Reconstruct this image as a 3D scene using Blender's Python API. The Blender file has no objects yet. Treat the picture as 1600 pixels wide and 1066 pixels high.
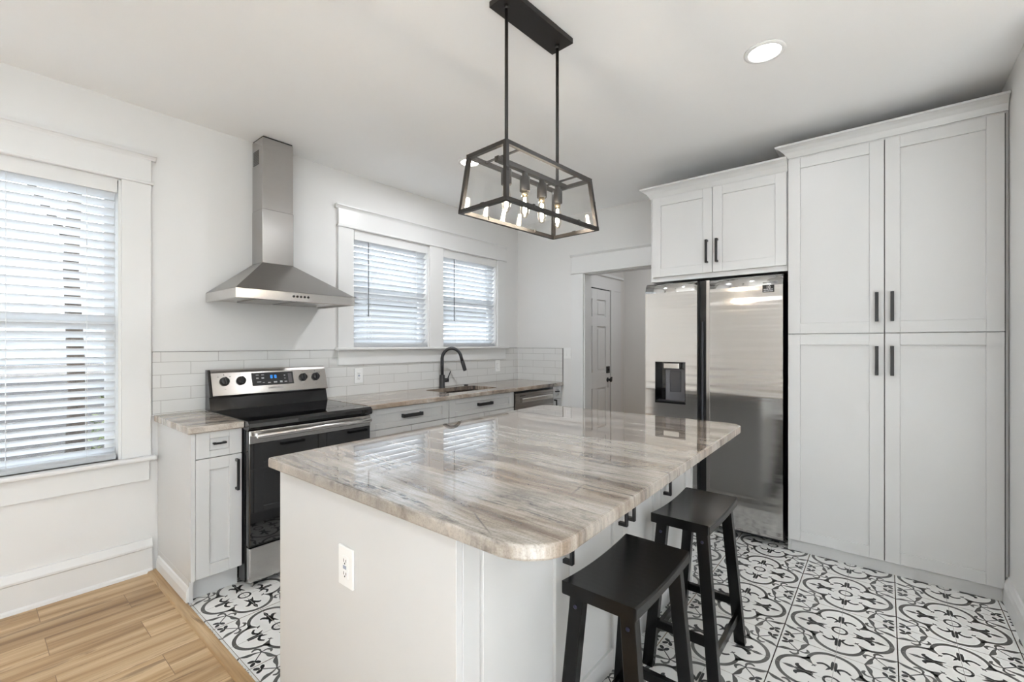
import bpy, bmesh, math, random
from mathutils import Vector, Matrix
random.seed(7)
S = bpy.context.scene
COL = S.collection
PI = math.pi

# ------------------------------------------------------------------ camera
cam_d = bpy.data.cameras.new('camera')
cam = bpy.data.objects.new('camera', cam_d)
COL.objects.link(cam)
cam.location = (-4.1685, -3.3474, 1.3369)
cam.rotation_euler = (PI / 2, 0, -0.8819)
cam_d.sensor_fit = 'HORIZONTAL'
cam_d.sensor_width = 36.0
cam_d.lens = 707.97 / 1600 * 36.0
cam_d.shift_y = (537.6 - 533.0) / 1600
cam_d.clip_start = 0.02
cam_d.clip_end = 200
S.camera = cam

# ------------------------------------------------------------------ view + sky
S.view_settings.view_transform = 'Standard'
S.view_settings.look = 'None'
S.view_settings.gamma = 1
S.view_settings.use_curve_mapping = False
S.view_settings.exposure = 0.84
S.cycles.use_denoising = True
S.cycles.max_bounces = 10
S.cycles.diffuse_bounces = 6
S.cycles.glossy_bounces = 5
S.cycles.transparent_max_bounces = 16
S.cycles.caustics_reflective = False
S.cycles.caustics_refractive = False
S.cycles.sample_clamp_indirect = 6

W = bpy.data.worlds.new('sky')
S.world = W
W.use_nodes = True
wn = W.node_tree
wn.nodes.clear()
wo = wn.nodes.new('ShaderNodeOutputWorld')
wb = wn.nodes.new('ShaderNodeBackground')
wr = wn.nodes.new('ShaderNodeValToRGB')
wx = wn.nodes.new('ShaderNodeSeparateXYZ')
wt = wn.nodes.new('ShaderNodeTexCoord')
wn.links.new(wt.outputs['Generated'], wx.inputs[0])
wn.links.new(wx.outputs['Z'], wr.inputs[0])
wr.color_ramp.elements[0].position = 0.0
wr.color_ramp.elements[0].color = (0.92, 0.96, 1.0, 1)
wr.color_ramp.elements[1].position = 0.7
wr.color_ramp.elements[1].color = (0.82, 0.90, 1.0, 1)
wn.links.new(wr.outputs[0], wb.inputs[0])
wb.inputs[1].default_value = 3.5
wn.links.new(wb.outputs[0], wo.inputs[0])

sun_d = bpy.data.lights.new('sun', 'SUN')
sun_d.energy = 34.0
sun_d.angle = math.radians(1.0)
sun_d.color = (0.86, 0.93, 1.0)
sun = bpy.data.objects.new('sun', sun_d)
COL.objects.link(sun)
# the sun stands high behind the camera, on the far side of the living room
sun.rotation_euler = Vector((0.06, 0.85, -0.50)).to_track_quat('-Z', 'Y').to_euler()

HC = 2.719          # ceiling height
LAMP_COL = (0.93, 0.96, 1.0)
DOWNLIGHT_W = 4.0
PORTALS = True

# ------------------------------------------------------------------ materials
def mat(name, col=(0.8, 0.8, 0.8), rough=0.5, metal=0.0, spec=0.5, coat=0.0, emit=None, estr=0.0):
    m = bpy.data.materials.new(name)
    m.use_nodes = True
    b = m.node_tree.nodes['Principled BSDF']
    b.inputs['Base Color'].default_value = (*col, 1)
    b.inputs['Roughness'].default_value = rough
    b.inputs['Metallic'].default_value = metal
    b.inputs['Specular IOR Level'].default_value = spec
    b.inputs['Coat Weight'].default_value = coat
    if emit:
        b.inputs['Emission Color'].default_value = (*emit, 1)
        b.inputs['Emission Strength'].default_value = estr
    return m

class NT:
    """small helper around a material's node tree"""
    def __init__(s, m):
        s.t = m.node_tree
        s.b = s.t.nodes['Principled BSDF']
        s.out = [n for n in s.t.nodes if n.type == 'OUTPUT_MATERIAL'][0]
    def n(s, kind, **kw):
        x = s.t.nodes.new(kind)
        for k, v in kw.items():
            if isinstance(v, (int, float, tuple)) and k in x.inputs:
                x.inputs[k].default_value = v
            else:
                setattr(x, k, v)
        return x
    def l(s, a, b):
        s.t.links.new(a, b)
    def coords(s, scale=(1, 1, 1), rot=(0, 0, 0), loc=(0, 0, 0)):
        g = s.n('ShaderNodeNewGeometry')
        mp = s.n('ShaderNodeMapping')
        mp.inputs['Scale'].default_value = scale
        mp.inputs['Rotation'].default_value = rot
        mp.inputs['Location'].default_value = loc
        s.l(g.outputs['Position'], mp.inputs['Vector'])
        return mp.outputs[0]
    def noise(s, vec, scale, detail=4, rough=0.55, dist=0.0):
        x = s.n('ShaderNodeTexNoise')
        x.inputs['Scale'].default_value = scale
        x.inputs['Detail'].default_value = detail
        x.inputs['Roughness'].default_value = rough
        x.inputs['Distortion'].default_value = dist
        s.l(vec, x.inputs['Vector'])
        return x.outputs['Fac']
    def ramp(s, fac, stops):
        r = s.n('ShaderNodeValToRGB')
        e = r.color_ramp.elements
        while len(e) < len(stops):
            e.new(0.5)
        for i, (p, c) in enumerate(stops):
            e[i].position = p
            e[i].color = (*c, 1) if len(c) == 3 else c
        s.l(fac, r.inputs[0])
        return r.outputs[0]
    def mix(s, fac, a, b, mode='MIX'):
        x = s.n('ShaderNodeMix')
        x.data_type = 'RGBA'
        x.blend_type = mode
        for sock, v in ((x.inputs[0], fac), (x.inputs[6], a), (x.inputs[7], b)):
            if isinstance(v, (int, float)):
                sock.default_value = v
            elif isinstance(v, tuple):
                sock.default_value = (*v, 1)
            else:
                s.l(v, sock)
        return x.outputs[2]
    def bump(s, h, strength, dist=0.01):
        x = s.n('ShaderNodeBump')
        x.inputs['Strength'].default_value = strength
        x.inputs['Distance'].default_value = dist
        s.l(h, x.inputs['Height'])
        s.l(x.outputs[0], s.b.inputs['Normal'])

def paint(name, col, rough=0.55, orange=0.05):
    m = mat(name, col, rough)
    t = NT(m)
    c = t.coords()
    f = t.noise(c, 1.3, 3)
    k = 0.985
    t.l(t.mix(f, (col[0] * k, col[1] * k, col[2] * k), (min(col[0] * 1.015, 1), min(col[1] * 1.015, 1), min(col[2] * 1.015, 1))), t.b.inputs['Base Color'])
    if orange:
        t.bump(t.noise(c, 160, 2), orange, 0.002)
    return m

M = {}
M['wall'] = paint('wall_paint', (0.73, 0.722, 0.71), 0.6, 0.06)
M['ceiling'] = paint('ceiling_paint', (0.93, 0.93, 0.93), 0.7, 0.05)
M['hall'] = paint('hall_paint', (0.74, 0.725, 0.70), 0.6, 0.05)
M['trim'] = paint('trim_paint', (0.73, 0.728, 0.72), 0.32, 0.0)
M['cab'] = paint('cabinet_lacquer', (0.60, 0.598, 0.592), 0.34, 0.0)
M['dark_gap'] = mat('shadow_gap', (0.03, 0.03, 0.03), 0.8)
M['black'] = mat('black_handle', (0.012, 0.012, 0.013), 0.42)
M['bronze'] = mat('dark_bronze', (0.022, 0.019, 0.017), 0.42, 0.3)
M['faucet'] = mat('matte_black_faucet', (0.018, 0.018, 0.02), 0.36)
M['white_plastic'] = mat('white_plastic', (0.82, 0.82, 0.81), 0.3)
M['dark_slot'] = mat('dark_slot', (0.05, 0.05, 0.05), 0.6)
M['grey_button'] = mat('grey_button', (0.30, 0.33, 0.42), 0.5)
M['black_plastic'] = mat('black_plastic', (0.016, 0.016, 0.017), 0.35)
M['black_enamel'] = mat('black_enamel', (0.008, 0.008, 0.009), 0.12)
M['black_glass'] = mat('black_glass', (0.006, 0.006, 0.007), 0.035, 0, 0.7)
M['oven_glass'] = mat('oven_glass', (0.010, 0.010, 0.011), 0.03, 0, 0.9, coat=0.6)
M['oven_glass'].node_tree.nodes['Principled BSDF'].inputs['Coat Roughness'].default_value = 0.03
M['burner'] = mat('burner_ring_print', (0.09, 0.09, 0.095), 0.15)
M['blue_led'] = mat('blue_display', (0.0, 0.02, 0.06), 0.3, emit=(0.03, 0.32, 1.0), estr=0.8)
M['print_grey'] = mat('printed_grey', (0.45, 0.45, 0.45), 0.4)
M['print_dark'] = mat('printed_dark', (0.05, 0.05, 0.05), 0.4)
M['print_white'] = mat('printed_white', (0.75, 0.74, 0.72), 0.5)
M['chrome'] = mat('polished_steel', (0.60, 0.58, 0.56), 0.20, 1.0)
M['panel_steel'] = mat('panel_steel', (0.50, 0.475, 0.45), 0.20, 1.0)
M['screw'] = mat('screw_head', (0.03, 0.03, 0.06), 0.35, 0.6)
M['stool'] = mat('black_stool_lacquer', (0.004, 0.004, 0.004), 0.24, 0, 0.28)
M['stool'].node_tree.nodes['Principled BSDF'].inputs['IOR'].default_value = 1.5
M['cord'] = mat('white_cord', (0.82, 0.82, 0.82), 0.6)
M['wand'] = mat('grey_wand', (0.16, 0.17, 0.18), 0.3)
M['led'] = mat('downlight_lens', (1, 1, 1), 0.4, emit=(1, 0.97, 0.93), estr=6.0)
M['filament'] = mat('filament', (1, 0.8, 0.5), 0.4, emit=(1.0, 0.90, 0.78), estr=260.0)
M['brass'] = mat('bulb_cap_brass', (0.62, 0.50, 0.32), 0.3, 1.0)

def steel(name, col=(0.60, 0.585, 0.57), rough=0.24, axis='x', wave=0.0, streak=0.10):
    """brushed stainless: fine streaks along one axis, optional slow waviness of the sheet"""
    m = mat(name, col, rough, 1.0)
    t = NT(m)
    sc = {'x': (1.5, 260, 260), 'y': (260, 1.5, 260), 'z': (260, 260, 1.5)}[axis]
    c = t.coords(sc)
    f = t.noise(c, 1.0, 3, 0.6)
    t.l(t.mix(f, tuple(v * (1 - streak) for v in col), tuple(min(v * (1 + streak), 1) for v in col)), t.b.inputs['Base Color'])
    mr = t.n('ShaderNodeMapRange')
    mr.inputs['To Min'].default_value = rough * 0.8
    mr.inputs['To Max'].default_value = rough * 1.25
    t.l(f, mr.inputs['Value'])
    t.l(mr.outputs[0], t.b.inputs['Roughness'])
    if wave:
        c2 = t.coords((0.5, 0.9, 18.0))
        g = t.noise(c2, 1.0, 1, 0.5)
        t.bump(g, wave, 0.02)
    return m

M['steel_x'] = steel('stainless_brushed_x', axis='x')
M['steel_hood'] = steel('stainless_hood', (0.36, 0.35, 0.34), 0.30, 'x')
M['steel_duct'] = steel('stainless_duct', (0.46, 0.445, 0.43), 0.24, 'x')
M['steel_fridge'] = steel('stainless_fridge', (0.63, 0.62, 0.605), 0.13, 'y', wave=0.14, streak=0.05)
M['steel_dark'] = steel('stainless_dark', (0.36, 0.345, 0.33), 0.28, 'x')
M['sink_steel'] = steel('stainless_sink', (0.42, 0.39, 0.36), 0.25, 'x')

def glass(name, tint=(1, 1, 1), refl=1.0):
    """thin pane: see-through with a mirror-like sheen that grows at grazing angles"""
    m = bpy.data.materials.new(name)
    m.use_nodes = True
    t = m.node_tree
    t.nodes.clear()
    o = t.nodes.new('ShaderNodeOutputMaterial')
    a = t.nodes.new('ShaderNodeBsdfTransparent')
    a.inputs[0].default_value = (*tint, 1)
    g = t.nodes.new('ShaderNodeBsdfGlossy')
    g.inputs['Roughness'].default_value = 0.01
    f = t.nodes.new('ShaderNodeLayerWeight')
    f.inputs[0].default_value = 0.5
    pw = t.nodes.new('ShaderNodeMath')
    pw.operation = 'POWER'
    pw.inputs[1].default_value = 5.0
    t.links.new(f.outputs['Facing'], pw.inputs[0])
    mu = t.nodes.new('ShaderNodeMath')
    mu.operation = 'MULTIPLY_ADD'
    mu.inputs[1].default_value = 0.95
    mu.inputs[2].default_value = 0.045 * refl
    mu.use_clamp = True
    mx = t.nodes.new('ShaderNodeMixShader')
    t.links.new(pw.outputs[0], mu.inputs[0])
    t.links.new(mu.outputs[0], mx.inputs[0])
    t.links.new(a.outputs[0], mx.inputs[1])
    t.links.new(g.outputs[0], mx.inputs[2])
    t.links.new(mx.outputs[0], o.inputs[0])
    return m

M['pane'] = glass('window_pane', (0.97, 0.98, 0.98), 0.6)
M['lamp_glass'] = glass('lantern_glass', (0.985, 0.985, 0.98), 1.0)
M['bulb_glass'] = glass('bulb_glass', (0.97, 0.94, 0.88), 1.3)

def slat_mat():
    m = mat('blind_slat', (0.78, 0.79, 0.80), 0.45)
    t = NT(m)
    tr = t.n('ShaderNodeBsdfTranslucent')
    tr.inputs[0].default_value = (0.88, 0.90, 0.92, 1)
    mx = t.n('ShaderNodeMixShader')
    mx.inputs[0].default_value = 0.42
    t.l(t.b.outputs[0], mx.inputs[1])
    t.l(tr.outputs[0], mx.inputs[2])
    t.l(mx.outputs[0], t.out.inputs[0])
    return m
M['slat'] = slat_mat()

def set_in(m, **kw):
    for k, v in kw.items():
        m.node_tree.nodes['Principled BSDF'].inputs[k.replace('_', ' ')].default_value = v
def stone(name, rot, k=1.0, shift=(0, 0, 0)):
    """polished quartzite: long streaks of cream, tan and grey with a few dark veins"""
    m = mat(name, (0.6, 0.55, 0.5), 0.022, 0, 0.75, coat=0.7)
    m.node_tree.nodes['Principled BSDF'].inputs['Coat Roughness'].default_value = 0.015
    t = NT(m)
    base = t.coords((1, 1, 1), (0, 0, rot), shift)
    # gentle warping of the streak field
    w = t.n('ShaderNodeTexNoise')
    w.inputs['Scale'].default_value = 1.1
    w.inputs['Detail'].default_value = 2
    t.l(base, w.inputs['Vector'])
    wv = t.n('ShaderNodeVectorMath', operation='MULTIPLY_ADD')
    t.l(w.outputs['Color'], wv.inputs[0])
    wv.inputs[1].default_value = (0.13, 0.10, 0.0)
    t.l(base, wv.inputs[2])
    def stretched(sx, sy):
        mp = t.n('ShaderNodeMapping')
        mp.inputs['Scale'].default_value = (sx, sy, 1.0)
        t.l(wv.outputs[0], mp.inputs['Vector'])
        return mp.outputs[0]
    f1 = t.noise(stretched(5.0, 0.50), 1.7, 9, 0.68, 0.35)
    col = t.ramp(f1, [(0.24, (0.13, 0.108, 0.095)), (0.36, (0.27, 0.23, 0.20)), (0.44, (0.40, 0.35, 0.305)), (0.505, (0.55, 0.52, 0.485)), (0.56, (0.64, 0.625, 0.60)), (0.63, (0.44, 0.415, 0.39)), (0.72, (0.60, 0.585, 0.56))])
    # fine streaks
    f2 = t.noise(stretched(46, 3.2), 1.5, 6, 0.7, 0.3)
    col = t.mix(0.95, col, t.ramp(f2, [(0.26, (0.40, 0.37, 0.35)), (0.42, (0.82, 0.80, 0.78)), (0.55, (1.0, 1.0, 1.0)), (0.75, (1.22, 1.22, 1.22))]), 'MULTIPLY')
    # warm and cold patches
    f3 = t.noise(stretched(1.6, 0.9), 1.3, 3, 0.5)
    warm = t.ramp(f3, [(0.50, (0, 0, 0)), (0.66, (0.8, 0.8, 0.8))])
    col = t.mix(warm, col, t.mix(1.0, col, (0.97, 0.87, 0.78), 'MULTIPLY'))
    # dark mineral veins, broken up along their length
    f4 = t.noise(stretched(4.6, 0.40), 1.15, 6, 0.62, 0.6)
    vein = t.ramp(f4, [(0.455, (0, 0, 0)), (0.488, (1, 1, 1)), (0.508, (0.85, 0.85, 0.85)), (0.555, (0, 0, 0))])
    f5 = t.noise(stretched(1.9, 1.2), 2.0, 5, 0.7)
    brk = t.ramp(f5, [(0.41, (0, 0, 0)), (0.54, (1, 1, 1))])
    f6 = t.noise(stretched(70, 18), 1.0, 4, 0.75)
    grain = t.ramp(f6, [(0.40, (0.05, 0.05, 0.05)), (0.60, (1, 1, 1))])
    vm = t.mix(1.0, t.mix(1.0, vein, brk, 'MULTIPLY'), grain, 'MULTIPLY')
    col = t.mix(vm, col, (0.075, 0.073, 0.078))
    # a few hairline cracks across the slab
    vo = t.n('ShaderNodeTexVoronoi')
    vo.feature = 'DISTANCE_TO_EDGE'
    vo.inputs['Scale'].default_value = 1.0
    t.l(stretched(2.6, 1.5), vo.inputs['Vector'])
    ck_ = t.ramp(vo.outputs['Distance'], [(0.0, (1, 1, 1)), (0.006, (0, 0, 0))])
    f8 = t.noise(stretched(1.3, 1.7), 1.6, 3, 0.6)
    col = t.mix(t.mix(1.0, ck_, t.ramp(f8, [(0.54, (0, 0, 0)), (0.62, (0.8, 0.8, 0.8))]), 'MULTIPLY'), col, (0.10, 0.085, 0.08))
    # speckle
    f7 = t.noise(base, 210, 2, 0.6)
    col = t.mix(0.5, col, t.ramp(f7, [(0.34, (0.62, 0.60, 0.58)), (0.50, (1, 1, 1)), (0.7, (1.10, 1.10, 1.10))]), 'MULTIPLY')
    col = t.mix(1.0, col, (k, k * 0.945, k * 0.885), 'MULTIPLY')
    t.l(col, t.b.inputs['Base Color'])
    return m
M['stone_island'] = stone('quartzite_island', 0.015, 0.74)
M['stone_edge'] = stone('quartzite_edge', 0.015, 0.74)
for _k, _v in (('Coat Weight', 0.0), ('Roughness', 0.34)):
    M['stone_edge'].node_tree.nodes['Principled BSDF'].inputs[_k].default_value = _v
M['stone_run'] = stone('quartzite_run', PI / 2 + 0.06, 0.85, (3.1, 1.7, 0))

set_in(M['stone_run'], Coat_Weight=0.0, Roughness=0.06)
def oak(name, along='x', planks=True):
    m = mat(name, (0.45, 0.3, 0.18), 0.38, 0, 0.45)
    t = NT(m)
    r = 0 if along == 'x' else PI / 2
    base = t.coords((1, 1, 1), (0, 0, r), (3.929 - 0.92 * 5, 0.032, 0) if planks else (0, 0, 0))
    if planks:
        br = t.n('ShaderNodeTexBrick')
        br.offset = 0.664
        br.offset_frequency = 2
        br.inputs['Color1'].default_value = (0.0, 0.0, 0.0, 1)
        br.inputs['Color2'].default_value = (1, 1, 1, 1)
        br.inputs['Mortar'].default_value = (0.5, 0.5, 0.5, 1)
        br.inputs['Scale'].default_value = 1.0
        br.inputs['Mortar Size'].default_value = 0.0013
        br.inputs['Mortar Smooth'].default_value = 0.2
        br.inputs['Brick Width'].default_value = 0.92
        br.inputs['Row Height'].default_value = 0.183
        t.l(base, br.inputs['Vector'])
        # a different slice of grain for each plank
        ad = t.n('ShaderNodeVectorMath', operation='MULTIPLY_ADD')
        t.l(br.outputs['Color'], ad.inputs[0])
        ad.inputs[1].default_value = (3.7, 1.9, 5.0)
        t.l(base, ad.inputs[2])
        v = ad.outputs[0]
    else:
        v = base
    def st(sx, sy):
        mp = t.n('ShaderNodeMapping')
        mp.inputs['Scale'].default_value = (sx, sy, 1)
        t.l(v, mp.inputs['Vector'])
        return mp.outputs[0]
    g1 = t.noise(st(0.9, 17), 1.0, 4, 0.55, 0.25)
    col = t.ramp(g1, [(0.30, (0.24, 0.14, 0.065)), (0.44, (0.40, 0.255, 0.125)), (0.56, (0.51, 0.355, 0.20)), (0.74, (0.66, 0.495, 0.31))])
    g2 = t.noise(st(5, 150), 1.0, 3, 0.6)
    col = t.mix(0.7, col, t.ramp(g2, [(0.3, (0.80, 0.78, 0.76)), (0.55, (1, 1, 1)), (0.75, (1.07, 1.07, 1.07))]), 'MULTIPLY')
    # dark flecks and knots along the grain
    g3 = t.noise(st(2.6, 20), 1.0, 5, 0.65, 0.8)
    col = t.mix(t.ramp(g3, [(0.59, (0, 0, 0)), (0.67, (0.75, 0.75, 0.75))]), col, (0.19, 0.115, 0.06))
    if planks:
        tone = t.ramp(br.outputs['Color'], [(0.0, (0.90, 0.88, 0.86)), (1.0, (1.10, 1.10, 1.10))])
        col = t.mix(1.0, col, tone, 'MULTIPLY')
        col = t.mix(br.outputs['Fac'], col, (0.22, 0.135, 0.07))
    t.l(col, t.b.inputs['Base Color'])
    return m
M['oak_floor'] = oak('oak_floor')
M['oak_strip'] = oak('oak_threshold', 'y', False)

M['tile_white'] = mat('glazed_tile_white', (0.80, 0.795, 0.77), 0.30, 0, 0.45)
M['tile_grey'] = mat('glazed_tile_grey', (0.105, 0.105, 0.10), 0.32, 0, 0.45)
M['tile_dark'] = mat('glazed_tile_charcoal', (0.022, 0.025, 0.026), 0.32, 0, 0.45)
M['grout_brown'] = mat('grout_brown', (0.27, 0.20, 0.145), 0.8)
M['grout_grey'] = mat('grout_grey', (0.40, 0.39, 0.37), 0.7)

def subway():
    """cream 7.6 x 30 cm tiles in running bond; the surface is used on walls along x and along y"""
    m = mat('subway_tile', (0.7, 0.69, 0.66), 0.16, 0, 0.5)
    t = NT(m)
    g = t.n('ShaderNodeNewGeometry')
    sx = t.n('ShaderNodeSeparateXYZ')
    t.l(g.outputs['Position'], sx.inputs[0])
    ad = t.n('ShaderNodeMath', operation='ADD')
    t.l(sx.outputs['X'], ad.inputs[0])
    ng = t.n('ShaderNodeMath', operation='MULTIPLY')
    ng.inputs[1].default_value = -1.0
    t.l(sx.outputs['Y'], ng.inputs[0])
    t.l(ng.outputs[0], ad.inputs[1])
    of = t.n('ShaderNodeMath', operation='ADD')
    of.inputs[1].default_value = 3.262 + 0.0 - 0.010
    t.l(ad.outputs[0], of.inputs[0])
    oz = t.n('ShaderNodeMath', operation='ADD')
    oz.inputs[1].default_value = -0.922 + 0.0765 * 2
    t.l(sx.outputs['Z'], oz.inputs[0])
    cb = t.n('ShaderNodeCombineXYZ')
    t.l(of.outputs[0], cb.inputs[0])
    t.l(oz.outputs[0], cb.inputs[1])
    br = t.n('ShaderNodeTexBrick')
    br.offset = 0.5
    br.offset_frequency = 2
    br.inputs['Color1'].default_value = (0.66, 0.655, 0.64, 1)
    br.inputs['Color2'].default_value = (0.69, 0.685, 0.67, 1)
    br.inputs['Mortar'].default_value = (0.36, 0.345, 0.325, 1)
    br.inputs['Scale'].default_value = 1.0
    br.inputs['Mortar Size'].default_value = 0.0013
    br.inputs['Mortar Smooth'].default_value = 0.15
    br.inputs['Brick Width'].default_value = 0.3025
    br.inputs['Row Height'].default_value = 0.0765
    t.l(cb.outputs[0], br.inputs['Vector'])
    t.l(br.outputs['Color'], t.b.inputs['Base Color'])
    inv = t.n('ShaderNodeMath', operation='SUBTRACT')
    inv.inputs[0].default_value = 1.0
    t.l(br.outputs['Fac'], inv.inputs[1])
    c = t.coords((9, 9, 30))
    nz = t.noise(c, 1.0, 2)
    sm = t.n('ShaderNodeMath', operation='MULTIPLY_ADD')
    sm.inputs[1].default_value = 0.12
    t.l(nz, sm.inputs[0])
    t.l(inv.outputs[0], sm.inputs[2])
    t.bump(sm.outputs[0], 0.35, 0.0015)
    return m
M['subway'] = subway()

def noisy(name, stops, scale, rough=0.9, stretch=(1, 1, 1)):
    m = mat(name, stops[0][1], rough)
    t = NT(m)
    t.l(t.ramp(t.noise(t.coords(stretch), scale, 6, 0.7), stops), t.b.inputs['Base Color'])
    return m
M['mulch'] = noisy('leaf_litter', [(0.32, (0.012, 0.010, 0.008)), (0.48, (0.026, 0.021, 0.018)), (0.60, (0.045, 0.038, 0.032)), (0.68, (0.065, 0.062, 0.02)), (0.74, (0.03, 0.025, 0.022))], 9)
M['bark'] = noisy('bark', [(0.3, (0.04, 0.03, 0.022)), (0.7, (0.11, 0.085, 0.065))], 14, 0.9, (1, 1, 0.25))
M['leaf'] = noisy('bush_leaf', [(0.3, (0.05, 0.08, 0.015)), (0.7, (0.20, 0.24, 0.05))], 12, 0.6)
M['siding'] = mat('blue_grey_siding', (0.055, 0.068, 0.08), 0.6)
M['pale_siding'] = mat('pale_siding', (0.3, 0.3, 0.3), 0.6)
M['roof'] = mat('shingle', (0.20, 0.19, 0.19), 0.9)

# ------------------------------------------------------------------ mesh builder
class MB:
    """collects shapes, then links them as ONE mesh object"""
    def __init__(s, M4=None):
        s.v, s.f, s.mi, s.sm = [], [], [], []
        s.M = M4 or Matrix.Identity(4)
    def raw(s, verts, faces, mi=0, smooth=False, M4=None):
        o = len(s.v)
        T = s.M if M4 is None else s.M @ M4
        flip = T.to_3x3().determinant() < 0
        s.v += [T @ Vector(p) for p in verts]
        for i, f in enumerate(faces):
            f = list(f)
            if flip:
                f.reverse()
            s.f.append([o + k for k in f])
            s.mi.append(mi)
            s.sm.append(smooth[i] if isinstance(smooth, list) else smooth)
        return s
    def bm(s, b, mi=0, smooth=False):
        b.verts.index_update()
        s.raw([v.co.copy() for v in b.verts], [[v.index for v in f.verts] for f in b.faces], mi, smooth)
        b.free()
        return s
    def box(s, x0, x1, y0, y1, z0, z1, b=0.0, seg=2, mi=0):
        if x0 > x1: x0, x1 = x1, x0
        if y0 > y1: y0, y1 = y1, y0
        if z0 > z1: z0, z1 = z1, z0
        q = bmesh.new()
        bmesh.ops.create_cube(q, size=1.0)
        for v in q.verts:
            v.co = Vector(((x0 + x1) / 2 + v.co.x * (x1 - x0), (y0 + y1) / 2 + v.co.y * (y1 - y0), (z0 + z1) / 2 + v.co.z * (z1 - z0)))
        if b:
            bmesh.ops.bevel(q, geom=q.edges[:], offset=min(b, 0.45 * min(x1 - x0, y1 - y0, z1 - z0)), segments=seg, profile=0.5, affect='EDGES')
        return s.bm(q, mi)
    def hexa(s, p, b=0.0, seg=2, mi=0):
        """8 corners: 4 lower counter-clockwise, 4 upper"""
        q = bmesh.new()
        vs = [q.verts.new(c) for c in p]
        for f in ((3, 2, 1, 0), (4, 5, 6, 7), (0, 1, 5, 4), (1, 2, 6, 5), (2, 3, 7, 6), (3, 0, 4, 7)):
            q.faces.new([vs[i] for i in f])
        if b:
            bmesh.ops.bevel(q, geom=q.edges[:], offset=b, segments=seg, profile=0.5, affect='EDGES')
        return s.bm(q, mi)
    def prism(s, poly, axis, a0, a1, mi=0, b=0.0, seg=2, smooth=False):
        """extrude a 2D polygon along an axis; polygon in the other two axes (x: y,z  y: x,z  z: x,y)"""
        def P(p, a):
            return {'x': (a, p[0], p[1]), 'y': (p[0], a, p[1]), 'z': (p[0], p[1], a)}[axis]
        q = bmesh.new()
        lo = [q.verts.new(P(p, a0)) for p in poly]
        hi = [q.verts.new(P(p, a1)) for p in poly]
        n = len(poly)
        q.faces.new(lo)
        q.faces.new(hi)
        for i in range(n):
            q.faces.new((lo[i], lo[(i + 1) % n], hi[(i + 1) % n], hi[i]))
        bmesh.ops.recalc_face_normals(q, faces=q.faces[:])
        if b:
            ed = [e for e in q.edges if (e.verts[0] in lo) == (e.verts[1] in lo)]
            bmesh.ops.bevel(q, geom=ed, offset=b, segments=seg, profile=0.5, affect='EDGES')
        return s.bm(q, mi, smooth)
    def tube(s, pts, r, seg=12, mi=0, caps=True, flat=None):
        pts = [Vector(p) for p in pts]
        n = len(pts)
        rs = r if isinstance(r, (list, tuple)) else [r] * n
        t0 = (pts[1] - pts[0]).normalized()
        up = Vector((0, 0, 1)) if abs(t0.z) < 0.9 else Vector((1, 0, 0))
        u = t0.cross(up).normalized()
        vs, fs, sm = [], [], []
        for i in range(n):
            a = pts[min(i + 1, n - 1)] - pts[max(i - 1, 0)]
            t = a.normalized()
            u = (u - t * u.dot(t)).normalized()
            w = t.cross(u)
            for k in range(seg):
                an = 2 * PI * k / seg
                vs.append(pts[i] + (u * math.cos(an) + w * math.sin(an)) * rs[i])
        for i in range(n - 1):
            for k in range(seg):
                k2 = (k + 1) % seg
                fs.append((i * seg + k, i * seg + k2, (i + 1) * seg + k2, (i + 1) * seg + k))
                sm.append(True)
        if caps:
            fs.append(tuple(range(seg))[::-1]); sm.append(False)
            fs.append(tuple((n - 1) * seg + k for k in range(seg))); sm.append(False)
        return s.raw(vs, fs, mi, sm)
    def cyl(s, c, axis, r, h, seg=24, mi=0, r2=None):
        """from c along axis by h"""
        d = {'x': Vector((1, 0, 0)), 'y': Vector((0, 1, 0)), 'z': Vector((0, 0, 1))}[axis]
        c = Vector(c)
        return s.tube([c, c + d * h], [r, r if r2 is None else r2], seg, mi)
    def lathe(s, c, prof, seg=24, mi=0, axis='z'):
        """profile of (radius, height) pairs turned about an axis through c"""
        c = Vector(c)
        vs, fs = [], []
        for r, h in prof:
            for k in range(seg):
                a = 2 * PI * k / seg
                x, y = r * math.cos(a), r * math.sin(a)
                p = {'z': Vector((x, y, h)), 'y': Vector((x, h, -y)), 'x': Vector((h, x, y))}[axis]
                vs.append(c + p)
        n = len(prof)
        for i in range(n - 1):
            for k in range(seg):
                k2 = (k + 1) % seg
                fs.append((i * seg + k, i * seg + k2, (i + 1) * seg + k2, (i + 1) * seg + k))
        sm = [True] * len(fs)
        if prof[0][0] > 1e-6:
            fs.append(tuple(range(seg))[::-1]); sm.append(False)
        if prof[-1][0] > 1e-6:
            fs.append(tuple((n - 1) * seg + k for k in range(seg))); sm.append(False)
        return s.raw(vs, fs, mi, sm)
    def build(s, name, mats, parent=None, **props):
        me = bpy.data.meshes.new(name)
        base = ROOT.get(parent, Vector((0, 0, 0)))
        me.from_pydata([v - base for v in s.v], [], s.f)
        for m in (mats if isinstance(mats, (list, tuple)) else [mats]):
            me.materials.append(m)
        me.polygons.foreach_set('material_index', s.mi)
        me.polygons.foreach_set('use_smooth', s.sm)
        me.update()
        o = bpy.data.objects.new(name, me)
        COL.objects.link(o)
        if parent:
            o.parent = parent
        ROOT[o] = base
        for k, v in props.items():
            o[k] = v
        return o

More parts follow.
